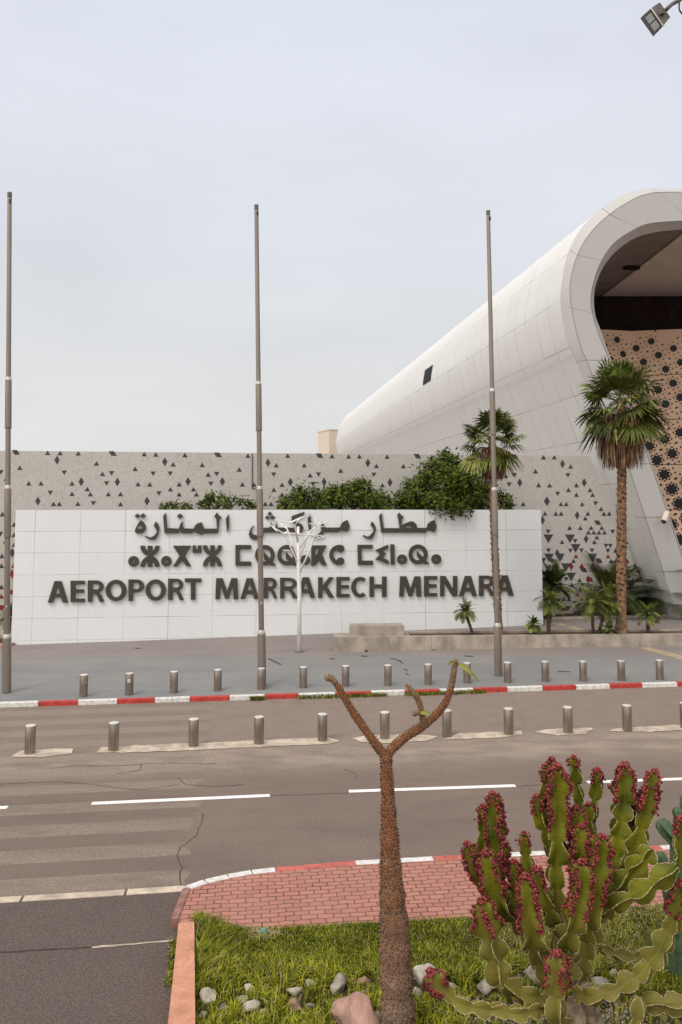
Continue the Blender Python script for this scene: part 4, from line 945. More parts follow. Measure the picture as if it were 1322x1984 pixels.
bush('ficus_shrub', [(420,972,18),(412,960,9),(440,978,16),(470,978,14),(395,980,10),(490,982,10)], 33.7, 425, 'small pointed shrub showing above the sign, left of the middle flagpole', 'shrub', .1)
bush('ficus_shrub', [(345,983,11),(335,979,6),(362,984,8),(318,985,6)], 33.5, 345, 'smallest leafy shrub, a few sprigs peeping over the sign', 'shrub', .08, 80, .05)
bush('ficus_shrub', [(975,972,16),(985,980,12),(968,962,10)], 34.9, 975, 'narrow shrub just right of the smaller palm trunk above the sign', 'shrub', .1)

def frond_fan(rows, mi, o, d, R, pet, droop, rg, col):
    d = d.normalized(); side = d.cross(Vector((0, 0, 1)))
    if side.length < .05: side = Vector((1, 0, 0))
    side.normalize(); upv = side.cross(d).normalized(); roll = rg.uniform(-.5, .5); side, upv = side * math.cos(roll) + upv * math.sin(roll), upv * math.cos(roll) - side * math.sin(roll)
    h = o + d * pet + Vector((0, 0, -droop * pet * .25))
    pw = side * .022
    rows += [o - pw, o + pw, h + pw * .6, h - pw * .6]; mi.append(2 if col < 3 else col)
    nl_ = 24
    for k in range(nl_):
        a = math.radians(-118 + 236 * k / (nl_ - 1) + rg.uniform(-3, 3)); l = R * (.62 + .38 * math.cos(a * .55)) * rg.uniform(.85, 1.08)
        dd = (d * math.cos(a) + side * math.sin(a) + upv * (.22 + .1 * math.cos(2 * a))).normalized(); pr = dd.cross(upv).normalized()
        fold = upv * (.02 if k % 2 else -.02)
        m1 = h + dd * l * .5 + Vector((0, 0, -droop * l * .08)) + fold; t1 = h + dd * l * .9 + Vector((0, 0, -droop * l * .42)) + fold; w1 = l * .05; 
        rows += [h - pr * .012, h + pr * .012, m1 + pr * w1, m1 - pr * w1]; mi.append(col if rg.random() < .75 else rg.choice([0, 1, 2]) if col < 3 else col)
        rows += [m1 - pr * w1, m1 + pr * w1, t1 + pr * .008, t1 - pr * .008]; mi.append(col if rg.random() < .8 else (2 if col < 3 else col))
def fan_palm(basep, top, crownR, skirt_len, r0, label, seed, nf=40, skirt_r=.6):
    rg = random.Random(seed); o = thing('fan_palm', basep, label, 'palm tree', 'fan palms in the concrete planter')
    H = top.z - basep.z
    def axis(t): return basep.lerp(top, t) + Vector((.06 * math.sin(t * 3 + seed), 0, 0))
    b = MB(); zs = [i / 14 for i in range(15)]; b.tube([axis(t) for t in zs], [r0 * (1.25 if t < .03 else 1.0 - .25 * t) for t in zs], 'ptrunk', 12)
    n_ = int(H / .05)
    for i in range(n_):                       # old leaf bases in a spiral
        t = (i + .5) / n_
        if t < .12: continue
        for q in range(2):
            a = i * 2.4 + q * math.pi + rg.uniform(-.2, .2); c = axis(t); r = r0 * (1 - .25 * t); d = Vector((math.cos(a), math.sin(a), 0)); s_ = Vector((-d.y, d.x, 0)); sz = rg.uniform(.5, 1.2)
            p0 = c + d * r * .9; b.add([p0 - s_ * .07, p0 + s_ * .07, p0 + d * .035 + s_ * .05 + Vector((0, 0, .08 * sz)), c + d * (r + .05 + .05 * sz) + Vector((0, 0, .15 * sz)), p0 + d * .035 - s_ * .05 + Vector((0, 0, .08 * sz))], [(0, 1, 2, 4), (4, 2, 3)], rg.choice(['ptrunk', 'deadA', 'deadB', 'deadC']))
    b.build('trunk', o)
    rows, mi = [], []
    for i in range(nf):
        el = math.radians(78 - 122 * ((i + .5) / nf) ** .95 + rg.uniform(-12, 12)); az = i * 2.3999 + rg.uniform(-.25, .25)
        d = Vector((math.cos(az) * math.cos(el), math.sin(az) * math.cos(el), math.sin(el)))
        frond_fan(rows, mi, top + Vector((0, 0, .1 - .35 * i / nf)), d, crownR * .52 * rg.uniform(.85, 1.12), crownR * .52 * rg.uniform(.7, 1.15), .5 + .75 * i / nf, rg, rg.choice([0, 0, 0, 1, 1, 2]))
    mesh_np('crown', np.array([tuple(p) for p in rows]), 4, ['palmA', 'palmB', 'palmC'], np.array(mi), o, tuple(basep))
    rows, mi = [], []
    for i in range(1300):                     # skirt of dead fronds
        a = rg.uniform(0, 2 * math.pi); t = rg.uniform(.22, .80); q = rg.uniform(.55, 1.0); r = skirt_r * q * math.sin(math.pi * min(1, max(0, (t + .12) * .82))) ** .6
        d = Vector((math.cos(a), math.sin(a), 0)); s_ = Vector((-d.y, d.x, 0)) * rg.uniform(.010, .035); l = skirt_len * rg.uniform(.16, .34)
        if t * skirt_len + l > skirt_len * 1.04: l = skirt_len * rg.uniform(.95, 1.04) - t * skirt_len
        p0 = Vector((top.x, top.y, top.z - t * skirt_len)) + d * r; p1 = p0 + d * rg.uniform(-.06, .02) + Vector((rg.uniform(-.06, .06), 0, -l)); pm = p0.lerp(p1, .5) + d * rg.uniform(-.02, .03)
        c = rg.choice([0, 0, 1, 1, 2])
        rows += [p0 - s_, p0 + s_, pm + s_ * .9, pm - s_ * .9, pm - s_ * .9, pm + s_ * .9, p1 + s_ * .3, p1 - s_ * .3]; mi += [c, c]
    mesh_np('dead_frond_skirt', np.array([tuple(p) for p in rows]), 4, ['deadA', 'deadB', 'deadC'], np.array(mi), o, tuple(basep))
Yp = (PA + pb * .9).y
def pbase(px, back=.95):
    back *= .62
    for y_ in range(0, 1):
        r = ray(px, 1227)
    # point inside the planter on the pixel column
    P0 = PA + pb * back; nn = pb; k = (P0 - Vector((0, 0, HC))).dot(nn) / Vector((r.x, r.y, 0)).dot(nn); q = Vector((r.x * k, r.y * k, zTop - .06)); return q
p = pbase(1207, .85); fan_palm(p, at(1201, 772, p.y), 2.05, at(1203, 770, p.y).z - at(1203, 905, p.y).z, .2, 'tallest fan palm with a thick brown skirt, before the terminal mouth', 5, 46, .98)
p = pbase(966, .95); fan_palm(p, at(955, 848, p.y), 1.6, at(955, 850, p.y).z - at(955, 932, p.y).z, .15, 'smaller fan palm behind the flagpole, its crown against the white shell', 9, 32, .56)

def pinnate_palm(base, h, L_, nf, label, seed, lean=(0, 0), tr=.07, droop=.19, dn=(0, .5), lw=.018, name='date_palm', cols=(0, 2, 2, 0, 1), group='small feather palms'):
    rg = random.Random(seed); o = thing(name, base, label, 'palm', group)
    top = base + Vector((lean[0], lean[1], h))
    if h > .25:
        b = MB(); n_ = max(4, int(h / .07)); b.tube([base.lerp(top, i / n_) for i in range(n_ + 1)], [tr * (1.15 if i % 2 else .92) for i in range(n_ + 1)], 'dtrunk', 9); b.build('trunk', o)
    rows, mi = [], []
    for i in range(nf):
        az = i * 2.3999 + rg.uniform(-.3, .3); el = math.radians(80 - 95 * (i / nf) + rg.uniform(-10, 10)); hd = Vector((math.cos(az), math.sin(az), 0)); l = L_ * rg.uniform(.8, 1.15)
        P = []; v = hd * math.cos(el) + Vector((0, 0, math.sin(el))); q = top.copy(); ns = 9
        for k in range(ns + 1):
            P.append(q.copy()); q = q + v * l / ns; v = (v + Vector((0, 0, -droop))).normalized()
        c = rg.choice(cols)
        for k in range(ns):
            s_ = hd.cross(Vector((0, 0, 1))) * .008; rows += [P[k] - s_, P[k] + s_, P[k + 1] + s_, P[k + 1] - s_]; mi.append(2)
            d = (P[k + 1] - P[k]).normalized(); sd = hd.cross(Vector((0, 0, 1))).normalized(); upv = sd.cross(d)
            if k < 1: continue
            for jj in dn:
                pp = P[k].lerp(P[k + 1], jj)
                for sg in (-1, 1):
                    ll = l * .30 * math.sin(math.pi * min(.98, (k + jj) / ns * .85 + .12)) * rg.uniform(.8, 1.1); t = (sd * sg + d * .75 + upv * .25).normalized(); e = pp + t * ll - Vector((0, 0, ll * .25)); wv = d * lw
                    rows += [pp - wv, pp + wv, e + wv * .3, e - wv * .3]; mi.append(c)
    mesh_np('crown', np.array([tuple(p) for p in rows]), 4, ['palmA', 'palmB', 'palmC'], np.array(mi), o, tuple(base))
q = pbase(917, .9); pinnate_palm(q, .85, .62, 30, 'small feather palm alone in the planter between block and flagpole', 1, (-.28, 0), .055)
q = pbase(1027, .8); pinnate_palm(q, .38, .5, 24, 'stubby little palm at the corner of the white sign', 2, (.14, 0), .06)
q = pbase(1063, .85); pinnate_palm(q, 1.25, .75, 34, 'slender palm with a dark trunk, right of the stubby little palm', 3, (.08, 0), .075)
q = pbase(1150, .9); pinnate_palm(q, 1.15, .95, 34, 'left one of the twin palms leaning apart beside the tall fan palm', 4, (-.04, 0), .06)
q = pbase(1160, .9); pinnate_palm(q, 1.1, .9, 32, 'right one of the twin palms leaning apart, trunk tilted towards the fan palm', 5, (.36, .1), .06)
q = pbase(1180, .8); pinnate_palm(q, .16, .62, 16, 'tiny trunkless palm sprouting at the foot of the tall fan palm', 6, (0, 0), .05)
q = pbase(1256, .9); pinnate_palm(q, .7, .62, 30, 'short palm with a drooping crown, right of the tall fan palm', 7, (.02, 0), .07)
def bedp_(px, py): p = gpl(px, py); p.z += .08; return p
pinnate_palm(bedp_(1072, 1197), 1.35, 1.25, 30, 'dark feather palm at the wall, just behind the right end of the sign', 8, (.05, 0), .08, droop=.13, dn=(0, .33, .66), lw=.032, cols=(1, 1, 0))
pinnate_palm(bedp_(1190, 1192), .9, 2.3, 44, 'grey green palm in the wall bed behind the tall fan palm trunk', 10, (-.1, 0), .12, droop=.13, dn=(0, .33, .66), lw=.032, cols=(1, 1, 0))
pinnate_palm(bedp_(1285, 1190), .7, 2.3, 60, 'broad bushy palm clump against the terminal foot', 11, (0, 0), .16, droop=.13, dn=(0, .33, .66), lw=.032, cols=(0, 1, 1))
pinnate_palm(bedp_(1328, 1190), .4, 1.5, 36, 'low bushy palm at the right edge by the terminal foot', 12, (.1, 0), .12, cols=(0, 0, 2))
p = gpl(3, 1250); pinnate_palm(p + Vector((0, .6, .05)), .95, .8, 26, 'dark little palm behind the leftmost flagpole', 13, (.02, 0), .09, cols=(1, 1, 0))

# ------------------------------------------------------------------ thorny pachypodium
PB_ = gp(775, 2012, .13); YP = PB_.y
pt = thing('madagascar_palm', (PB_.x, PB_.y, .13), 'bare thorny brown tree with a swollen trunk forking like a Y', 'tree')
body, tips, spn = MB(), MB(), MB()
rg = random.Random(21)
def pp(x, y, dy=0.0): return at(x, y, YP + dy)
k_ = YP / F
def limb(pix, wid, mt, sp=.022, spl=.03, spw=.006):
    P = cr_spline([pp(*q) for q in pix], .03); n_ = len(P); W = np.interp(np.linspace(0, 1, n_), np.linspace(0, 1, len(wid)), wid) * k_ / 2
    W = [w_ * (1 + .05 * math.sin(i * .7 + wid[0]) + rg.uniform(-.02, .02)) for i, w_ in enumerate(W)]
    mt.tube(P, W, 'pachy' if mt is body else 'pachy_tip', 18)
    L_ = 0
    U = Vector((1, 0, 0)); ang = 0
    for i in range(1, n_ - 1):
        T_ = (P[i + 1] - P[i - 1]).normalized(); U = (U - T_ * U.dot(T_)).normalized(); V_ = T_.cross(U); r = W[i]
        m_ = max(7, int(2 * math.pi * r / (sp * 1.25))); ang += math.pi / m_
        for j in range(m_):
            a = ang + 2 * math.pi * j / m_ + rg.uniform(-.05, .05); d = U * math.cos(a) + V_ * math.sin(a); s_ = T_.cross(d); c = P[i] + T_ * rg.uniform(-.005, .005)
            l = spl * rg.uniform(.7, 1.25); bs = c + d * r * .96; tp = bs + d * l + T_ * l * rg.uniform(-.1, .35)
            spn.add([bs - T_ * spw * 1.3, bs + s_ * spw * 1.1 + T_ * spw * .6, bs - s_ * spw * 1.1 + T_ * spw * .6, tp], [(0, 1, 3), (1, 2, 3), (2, 0, 3)], 'spine' if rg.random() < .6 else 'spine_pale')
limb([(775, 2030), (772, 1984), (768, 1890), (764, 1800), (758, 1700), (755, 1620), (751, 1530), (748, 1462)], [62, 59, 56, 50, 40, 31, 23, 19], body, .027, .023, .0115)
limb([(748, 1468), (733, 1448), (715, 1424), (697, 1398), (680, 1373), (664, 1345), (652, 1325)], [17, 16, 15, 14, 14, 12, 11], body, .021, .016, .008)
tips = MB(); limb([(652, 1326), (646, 1318), (638, 1312), (631, 1317)], [11, 12, 12, 9], tips, .02, .012); tips.build('branch_tip', pt, True)
limb([(748, 1468), (763, 1447), (790, 1425), (820, 1406), (845, 1385), (864, 1360), (874, 1332)], [17, 17, 17, 16, 14, 13, 12], body, .021, .016, .008)
tips = MB(); limb([(874, 1334, 0), (879, 1305, 0), (884, 1278, -.03)], [12, 11, 8], tips, .02, .012, .007); tips.build('branch_tip', pt, True); tips = MB()
limb([(822, 1408, -.01), (818, 1385, -.05), (812, 1360, -.08), (802, 1342, -.1), (787, 1326, -.1)], [14, 12, 11, 10, 7], tips, .02, .012, .007); tips.build('branch_tip', pt, True); tips = MB()
limb([(820, 1386, -.05), (812, 1380, -.12), (803, 1383, -.14), (801, 1386, -.14)], [9, 9, 9, 7], tips, .02, .014)
bo = body.build('trunk', pt, True); tips.build('branch_tip', pt, True); s_ = spn.build('thorn', pt); s_['kind'] = 'stuff'
def leaf(pix, wd, nm):
    b = MB(); P = [pp(*q) for q in pix]; n_ = len(P); vs = []
    for i, p in enumerate(P):
        d = (P[min(i + 1, n_ - 1)] - P[max(i - 1, 0)]).normalized(); s_ = d.cross(Vector((0, -1, .3))).normalized(); ww = wd * math.sin(math.pi * (.08 + .9 * i / (n_ - 1))) * k_
        vs += [p - s_ * ww, p + Vector((0, .012, -.006)), p + s_ * ww]
    b.add(vs, [f for i in range(n_ - 1) for f in ((3 * i, 3 * i + 1, 3 * i + 4, 3 * i + 3), (3 * i + 1, 3 * i + 2, 3 * i + 5, 3 * i + 4))], 'leaf_yellow'); b.build(nm, pt, True)
leaf([(886, 1286, -.02), (894, 1289, -.06), (905, 1296, -.1), (916, 1307, -.12), (929, 1321, -.1)], 4.5, 'leaf'); leaf([(880, 1284), (876, 1282, -.03), (872, 1286, -.05), (870, 1290, -.05)], 3.5, 'leaf')
leaf([(812, 1381, -.14), (820, 1380, -.18), (828, 1382, -.2), (836, 1388, -.2)], 4, 'leaf')

# ------------------------------------------------------------------ candelabra euphorbia
CB = gp(1140, 2010, .13); YC = CB.y; KC = YC / F
eu = thing('candelabra_euphorbia', (CB.x, CB.y, .13), 'large branching cactus like euphorbia, ribbed green arms tipped with red fruit', 'cactus')
fruit, marg, stem_n = MB(), MB(), [0]
rgc = random.Random(31)
t_ = (1 + 5 ** .5) / 2
ICO_V = [Vector(v).normalized() for v in ((-1,t_,0),(1,t_,0),(-1,-t_,0),(1,-t_,0),(0,-1,t_),(0,1,t_),(0,-1,-t_),(0,1,-t_),(t_,0,-1),(t_,0,1),(-t_,0,-1),(-t_,0,1))]
ICO_F = [(0,11,5),(0,5,1),(0,1,7),(0,7,10),(0,10,11),(1,5,9),(5,11,4),(11,10,2),(10,7,6),(7,1,8),(3,9,4),(3,4,2),(3,2,6),(3,6,8),(3,8,9),(4,9,5),(2,4,11),(6,2,10),(8,6,7),(9,8,1)]
def blobby(b, c, r, mt, sq=1.0):
    b.add([c + v * r * (1 + rgc.uniform(-.12, .12)) for v in ICO_V], ICO_F, mt)
def winged(parent, pts, width, ribs=4, seg=None, fruit_from=None, valley=.19, mt='cactus', rot=None, margin=True, name='stem', fruit_ribs=None, tipround=True, marg_mb=None, fr_mb=None, density=1.0):
    P = cr_spline(pts, .022); n_ = len(P); s_ = [0]
    for i in range(1, n_): s_.append(s_[-1] + (P[i] - P[i - 1]).length)
    L_ = s_[-1]; W = np.interp(np.linspace(0, 1, n_), np.linspace(0, 1, len(width)), width) / 2
    seg = seg or .26; ph = rgc.random(); sv = [rgc.uniform(.78, 1.16) for _ in range(60)]; T_ = (P[1] - P[0]).normalized(); U = (Vector((1, -.25, 0)) - T_ * T_.dot(Vector((1, -.25, 0)))).normalized()
    rot = math.pi / 4 + rgc.uniform(-.3, .3) if rot is None else rot; vs = []; tip = [[] for _ in range(ribs)]; tdir = [[] for _ in range(ribs)]
    for i, p in enumerate(P):
        T_ = (P[min(i + 1, n_ - 1)] - P[max(i - 1, 0)]).normalized(); U = (U - T_ * U.dot(T_)).normalized(); V_ = T_.cross(U)
        q = ((s_[i] / seg) + ph) % 1; R = W[i] * 1.16 * sv[int(s_[i] / seg + ph) % 60] * (.36 + .64 * math.sin(math.pi * (q ** .72)) ** .8) if seg > 0 else W[i]
        in_fr = fruit_from is not None and s_[i] > L_ * fruit_from
        if in_fr: R = max(R, W[i] * .92)
        core = W[i] * valley; e = L_ - s_[i]
        if tipround and e < W[i] * .9: f_ = math.sqrt(max(.02, 1 - (1 - e / (W[i] * .9)) ** 2)); R *= f_; core *= f_
        if s_[i] < .03: R *= .6
        for k in range(ribs):
            a = rot + 2 * math.pi * k / ribs + .16 * math.sin(s_[i] / seg * 4.1 + k * 1.7 + ph * 6) * (seg > 0); da = math.pi / ribs
            wr = 1 + .03 * math.sin(i * 2.1 + k)
            for aa, rr in ((a - .04, R * .975 * wr), (a, R * wr), (a + .04, R * .975 * wr), (a + da * .45, core * 1.15 + .05 * R), (a + da, core), (a + da * 1.55, core * 1.15 + .05 * R)):
                vs.append(p + (U * math.cos(aa) + V_ * math.sin(aa)) * rr)
            d = U * math.cos(a) + V_ * math.sin(a); tip[k].append(p + d * R * wr); tdir[k].append(d)
    m_ = ribs * 6; fs = [(i * m_ + k, i * m_ + (k + 1) % m_, (i + 1) * m_ + (k + 1) % m_, (i + 1) * m_ + k) for i in range(n_ - 1) for k in range(m_)]
    fs += [tuple(range(m_ - 1, -1, -1)), tuple((n_ - 1) * m_ + k for k in range(m_))]
    b = MB(); b.add(vs, fs, mt); o = b.build(name, parent, False)
    for pol in o.data.polygons: pol.use_smooth = True
    mg = marg_mb or marg; fr = fr_mb or fruit
    for k in range(ribs):
        cut = n_ if fruit_from is None else next((i for i in range(n_) if s_[i] > L_ * (fruit_from + (1 - fruit_from) * .12) + rgc.uniform(-.06, .08)), n_)
        if margin and cut > 4:
            mg.tube([tip[k][i] + tdir[k][i] * .002 for i in range(0, cut, 1)], [.0018 + .0045 * (i % 2) * rgc.uniform(.4, 1) for i in range(0, cut, 1)], 'margin', 5)
        if fruit_from is not None:
            for i in range(cut, n_):
                for q in range(int(5.4 * density) + (rgc.random() < (5.4 * density) % 1)):
                    d = tdir[k][i]; T_ = (P[min(i + 1, n_ - 1)] - P[max(i - 1, 0)]).normalized(); sd = T_.cross(d); r = rgc.uniform(.0095, .0155)
                    c = tip[k][i] + d * rgc.uniform(-.02, .022) + sd * rgc.gauss(0, .016) + T_ * rgc.uniform(-.012, .012)
                    blobby(fr, c, r, 'fruit' if rgc.random() < .6 else 'fruit_d')
    if fruit_from is not None:
        for q in range(int(26 * density)):
            d = Vector((rgc.gauss(0, 1), rgc.gauss(0, 1), rgc.gauss(.9, .7))).normalized(); blobby(fr, P[-1] + d * W[-1] * .42, rgc.uniform(.010, .016), 'fruit')
    return o
def cpx(x, y, dy=0.0): return at(800 + .3949 * x, 1440 + .3949 * y, YC + dy)
def arm(pts, wd, **kw): return winged(eu, [cpx(*q) for q in pts], [v * .3949 * KC * .90 for v in wd], seg=rgc.uniform(.18, .27), **kw)
arm([(880,1400,0),(835,1180,.05),(850,1000,.05),(915,800,.1),(975,620,.1),(1015,420,.1),(1035,260,.1),(1042,112,.1)], [120,125,125,130,135,130,130,110], fruit_from=.87)
arm([(960,740,.15),(1060,600,.05),(1110,450,.0),(1155,300,-.05),(1188,140,-.05)], [100,115,115,105,80], fruit_from=.66, density=.8)
arm([(940,800,.05),(1010,720,-.1),(1100,610,-.15),(1180,520,-.2)], [100,130,125,85])
arm([(920,830,0),(1000,785,-.2),(1110,735,-.3),(1220,660,-.35),(1300,600,-.35)], [80,95,90,95,90])
arm([(1300,600,-.35),(1318,520,-.35),(1322,450,-.35),(1318,375,-.35)], [80,80,90,80], fruit_from=.7)
arm([(790,1170,0),(735,1000,.1),(705,820,.1),(702,680,.1),(705,500,.1),(712,300,.1),(708,118,.1)], [120,120,120,130,140,135,110], fruit_from=.66)
arm([(690,480,.35),(650,380,.35),(655,240,.35),(682,82,.35)], [70,75,80,75], fruit_from=.72, density=.7)
arm([(815,400,.4),(812,280,.4),(798,180,.4),(788,72,.4)], [70,85,75,72], fruit_from=.88, density=.6)
arm([(880,520,.4),(880,380,.4),(898,240,.4),(906,132,.4)], [70,70,75,75], fruit_from=.86, density=.6)
arm([(880,640,.3),(868,480,.3),(862,300,.3)], [70,65,60], fruit_from=.93, density=.5)
arm([(690,520,.2),(645,420,.15),(620,330,.1),(608,262,.1)], [60,70,75,65], fruit_from=.7, density=.7)
arm([(660,1130,.1),(600,1010,.1),(520,890,.1),(440,790,.1),(425,620,.15),(405,430,.15),(392,250,.15)], [95,100,100,110,110,110,85], fruit_from=.58)
arm([(400,640,.3),(350,540,.3),(348,430,.3),(340,312,.3)], [60,70,75,65], fruit_from=.75, density=.6)
arm([(420,770,.1),(350,690,.0),(300,600,-.05),(268,498,-.05)], [70,80,90,85], fruit_from=.45, density=.8)
arm([(470,860,.0),(425,780,-.15),(385,660,-.2),(365,545,-.2)], [100,130,130,120], fruit_from=.45)
arm([(700,1170,-.1),(610,1060,-.15),(580,920,-.3),(565,790,-.35),(552,665,-.35)], [100,110,120,130,125], fruit_from=.58)
arm([(560,900,.1),(520,800,.1),(505,690,.1),(498,585,.1)], [70,80,85,75], fruit_from=.6, density=.8)
arm([(705,900,.0),(655,780,-.1),(620,700,-.1),(600,618,-.1)], [90,100,90,75], fruit_from=.68, density=.8)
arm([(590,700,.25),(568,620,.25),(552,540,.25),(546,448,.25)], [60,75,80,75], fruit_from=.9, density=.5)
arm([(730,1010,-.15),(770,930,-.3),(810,800,-.35),(832,690,-.35),(830,590,-.35)], [100,120,120,115,100], fruit_from=.45)
arm([(830,960,-.1),(870,820,-.25),(905,640,-.3),(930,465,-.3)], [100,120,120,100], fruit_from=.35)
arm([(800,720,.1),(810,620,.0),(820,510,.0),(827,410,.0)], [80,95,95,85], fruit_from=.4)
arm([(780,620,.2),(800,500,.15),(805,400,.15),(800,320,.15)], [80,95,90,75], fruit_from=.4)
arm([(1100,560,.3),(1080,430,.3),(1070,330,.3),(1062,250,.3)], [60,65,60,55], fruit_from=.4, density=.8)
arm([(1130,500,.25),(1120,400,.25),(1125,310,.25),(1130,235,.25)], [60,70,70,65], fruit_from=.45, density=.8)
arm([(740,1270,-.2),(620,1260,-.3),(510,1215,-.35),(425,1140,-.4),(395,1010,-.4),(365,890,-.4),(340,780,-.4)], [90,100,110,110,110,120,115], fruit_from=.80)
arm([(640,1300,-.4),(520,1325,-.6),(400,1310,-.65),(260,1290,-.7),(150,1215,-.7),(85,1130,-.7)], [80,85,90,90,95,110], fruit_from=.86)
arm([(730,1420,-.4),(705,1330,-.5),(705,1200,-.5),(712,1040,-.5)], [110,110,125,110], fruit_from=.55)
arm([(800,1230,-.1),(900,1240,-.25),(1020,1200,-.3),(1130,1120,-.3),(1210,1010,-.3),(1270,890,-.3),(1300,800,-.3),(1318,690,-.3)], [90,100,110,120,120,110,105,95], fruit_from=.82)
arm([(920,1000,.1),(1000,1035,.15),(1090,1045,.15),(1190,1010,.1)], [50,60,60,60], valley=.4)
arm([(1080,1420,-.5),(1100,1330,-.5),(1110,1245,-.5)], [110,120,80])
arm([(1060,1300,-.2),(1160,1275,-.3),(1250,1285,-.35),(1330,1265,-.35),(1400,1220,-.35)], [70,90,100,95,90])
mo = marg.build('pale_rib_edge', eu); fo = fruit.build('fruit_cluster', eu, True); fo['kind'] = 'stuff'
b = MB(); b.tube([cpx(900,1460,0), cpx(880,1380,0), cpx(850,1280,0), cpx(820,1180,0)], [.17, .13, .12, .1], 'woody', 10); b.tube([cpx(790,1460,-.1), cpx(800,1360,-.1), cpx(800,1250,-.05)], [.14, .11, .08], 'woody', 9); b.build('woody_trunk', eu)

# blue-green columnar cactus at the right edge
GB = gp(1330, 1905, .13); YG = GB.y
gc = thing('columnar_cactus', (GB.x, GB.y, .13), 'dark blue green columnar cactus at the right edge behind the euphorbia', 'cactus')
gm = MB()
def garm(pts, wd):
    winged(gc, [at(800 + .3949 * x, 1440 + .3949 * y, YG + d) for x, y, d in pts], [v * .3949 * YG / F for v in wd], ribs=6, seg=-1, valley=.66, mt='gcactus', margin=False, name='stem')
garm([(1300,1150,0),(1290,900,0),(1262,720,0),(1228,620,0),(1215,530,0)], [80,80,80,75,60])
garm([(1310,900,.1),(1300,700,.1),(1292,560,.1),(1288,480,.1)], [60,65,65,50]); garm([(1310,520,.1),(1270,455,.1),(1235,415,.1),(1205,378,.1)], [50,75,85,60]); garm([(1330,460,.1),(1310,370,.1),(1290,312,.1)], [50,60,45]); garm([(1350,800,.2),(1345,600,.2),(1340,350,.2),(1338,250,.2)], [60,60,60,50])

# ------------------------------------------------------------------ rocks
ROCKS = []
def rock(x, y, r, mt, label, sq=(1, .9, .7), seed=0):
    rg = random.Random(seed); c = gp(x, y + r * .55, .13); R = r * c.y / F
    bm = bmesh.new(); bmesh.ops.create_icosphere(bm, subdivisions=3, radius=1)
    ds = [(Vector((rg.gauss(0, 1), rg.gauss(0, 1), rg.gauss(0, 1))).normalized(), rg.uniform(.35, .85)) for _ in range(11)]
    for v in bm.verts:
        p = v.co.copy()
        for d, k in ds:
            e = p.dot(d)
            if e > k: p -= d * (e - k) * .95
        p += p.normalized() * (.05 * math.sin(p.x * 7 + seed) + .04 * math.sin(p.y * 9 + p.z * 6 + seed)); v.co = Vector((p.x * sq[0], p.y * sq[1], p.z * sq[2])) * R * 1.12
    me = bpy.data.meshes.new('rock'); bm.to_mesh(me); bm.free(); me.materials.append(M[mt])
    o = bpy.data.objects.new('rock', me); COL.objects.link(o); o.location = c + Vector((0, 0, R * .28)); o.rotation_euler = (0, 0, rg.uniform(-.4, .4)); o['_o'] = tuple(o.location)
    for pol in me.polygons: pol.use_smooth = True
    tag(o, label, 'rock', 'stones in the planted bed'); ROCKS.append((c.x, c.y, R))
for i, r in enumerate([(402, 1928, 19, 'rock_pale', 'rounded pale stone nearest the salmon wall', (.9, .8, 1)), (484, 1950, 17, 'rock_pale', 'jagged light stone left of the tan stone', (1.2, .8, .8)), (510, 1957, 12, 'rock_grey', 'grey stone butting against the right of the jagged light stone', (1, .8, .6)), (481, 1914, 11, 'rock_pale', 'small pale stone in the grass behind the jagged one', (1, .8, .7)), (470, 1930, 12, 'rock_grey', 'flat stone between the rounded pale one and the jagged one', (1.2, .8, .5)), (572, 1920, 16, 'rock_pale', 'pale pink veined stone in the middle of the rock row', (1.1, .8, .8)), (575, 1946, 14, 'rock_tan', 'tan stone below the veined stone', (1.1, .8, .9)), (600, 1904, 10, 'rock_pale', 'small light stone at the back of the row, right of the veined stone', (1.1, .8, .7)), (602, 1946, 10, 'rock_grey', 'small grey stone right beside the tan stone', (1, .8, .7)), (434, 1952, 11, 'rock_green', 'dull green stone low in the grass', (1, .8, .7)), (655, 1908, 20, 'rock_grey', 'broad grey stone with a flat side behind the big pink boulder', (1, .8, 1)), (706, 1897, 14, 'rock_tan', 'reddish stone left of the thorny trunk', (1, .8, .8)), (697, 1962, 50, 'rock_pink', 'big sloping pink boulder leaning on the thorny trunk', (1.1, .7, .75)), (733, 1975, 17, 'rock_grey', 'rough grey lump at the foot of the thorny trunk', (.9, .8, .9)), (392, 1962, 9, 'rock_pale', 'little pale pebble below the rounded stone', (1, 1, .7)), (826, 1888, 26, 'rock_pale', 'domed pinkish stone right of the thorny trunk', (1.1, .8, .8)), (806, 1918, 13, 'rock_pale', 'small white stone touching the thorny trunk on its right', (1, .8, .9)), (873, 1912, 15, 'rock_grey', 'flat grey stone between the thorny trunk and the euphorbia', (1.2, .8, .5)), (941, 1910, 21, 'rock_grey', 'angular grey stone under the left euphorbia arms', (1.2, .8, .6)), (1043, 1885, 22, 'rock_grey', 'speckled grey stone behind the middle of the euphorbia', (1.2, .8, .8)), (1008, 1890, 9, 'rock_green', 'dark little stone next to the speckled grey stone', (1, .8, 1)), (994, 1905, 12, 'rock_grey', 'low brownish stone before the dark little stone', (1.3, .8, .6)), (1165, 1900, 20, 'rock_grey', 'ridged pale stone right of the euphorbia trunk', (1.3, .8, .6)), (1188, 1882, 11, 'rock_pale', 'small light stone in grass inside the right euphorbia arm', (1, .8, .7)), (1318, 1876, 13, 'rock_green', 'blue grey stone cut by the right edge of the picture', (1, .8, .8))]):
    rock(*r[:5], sq=r[5], seed=i + 40)
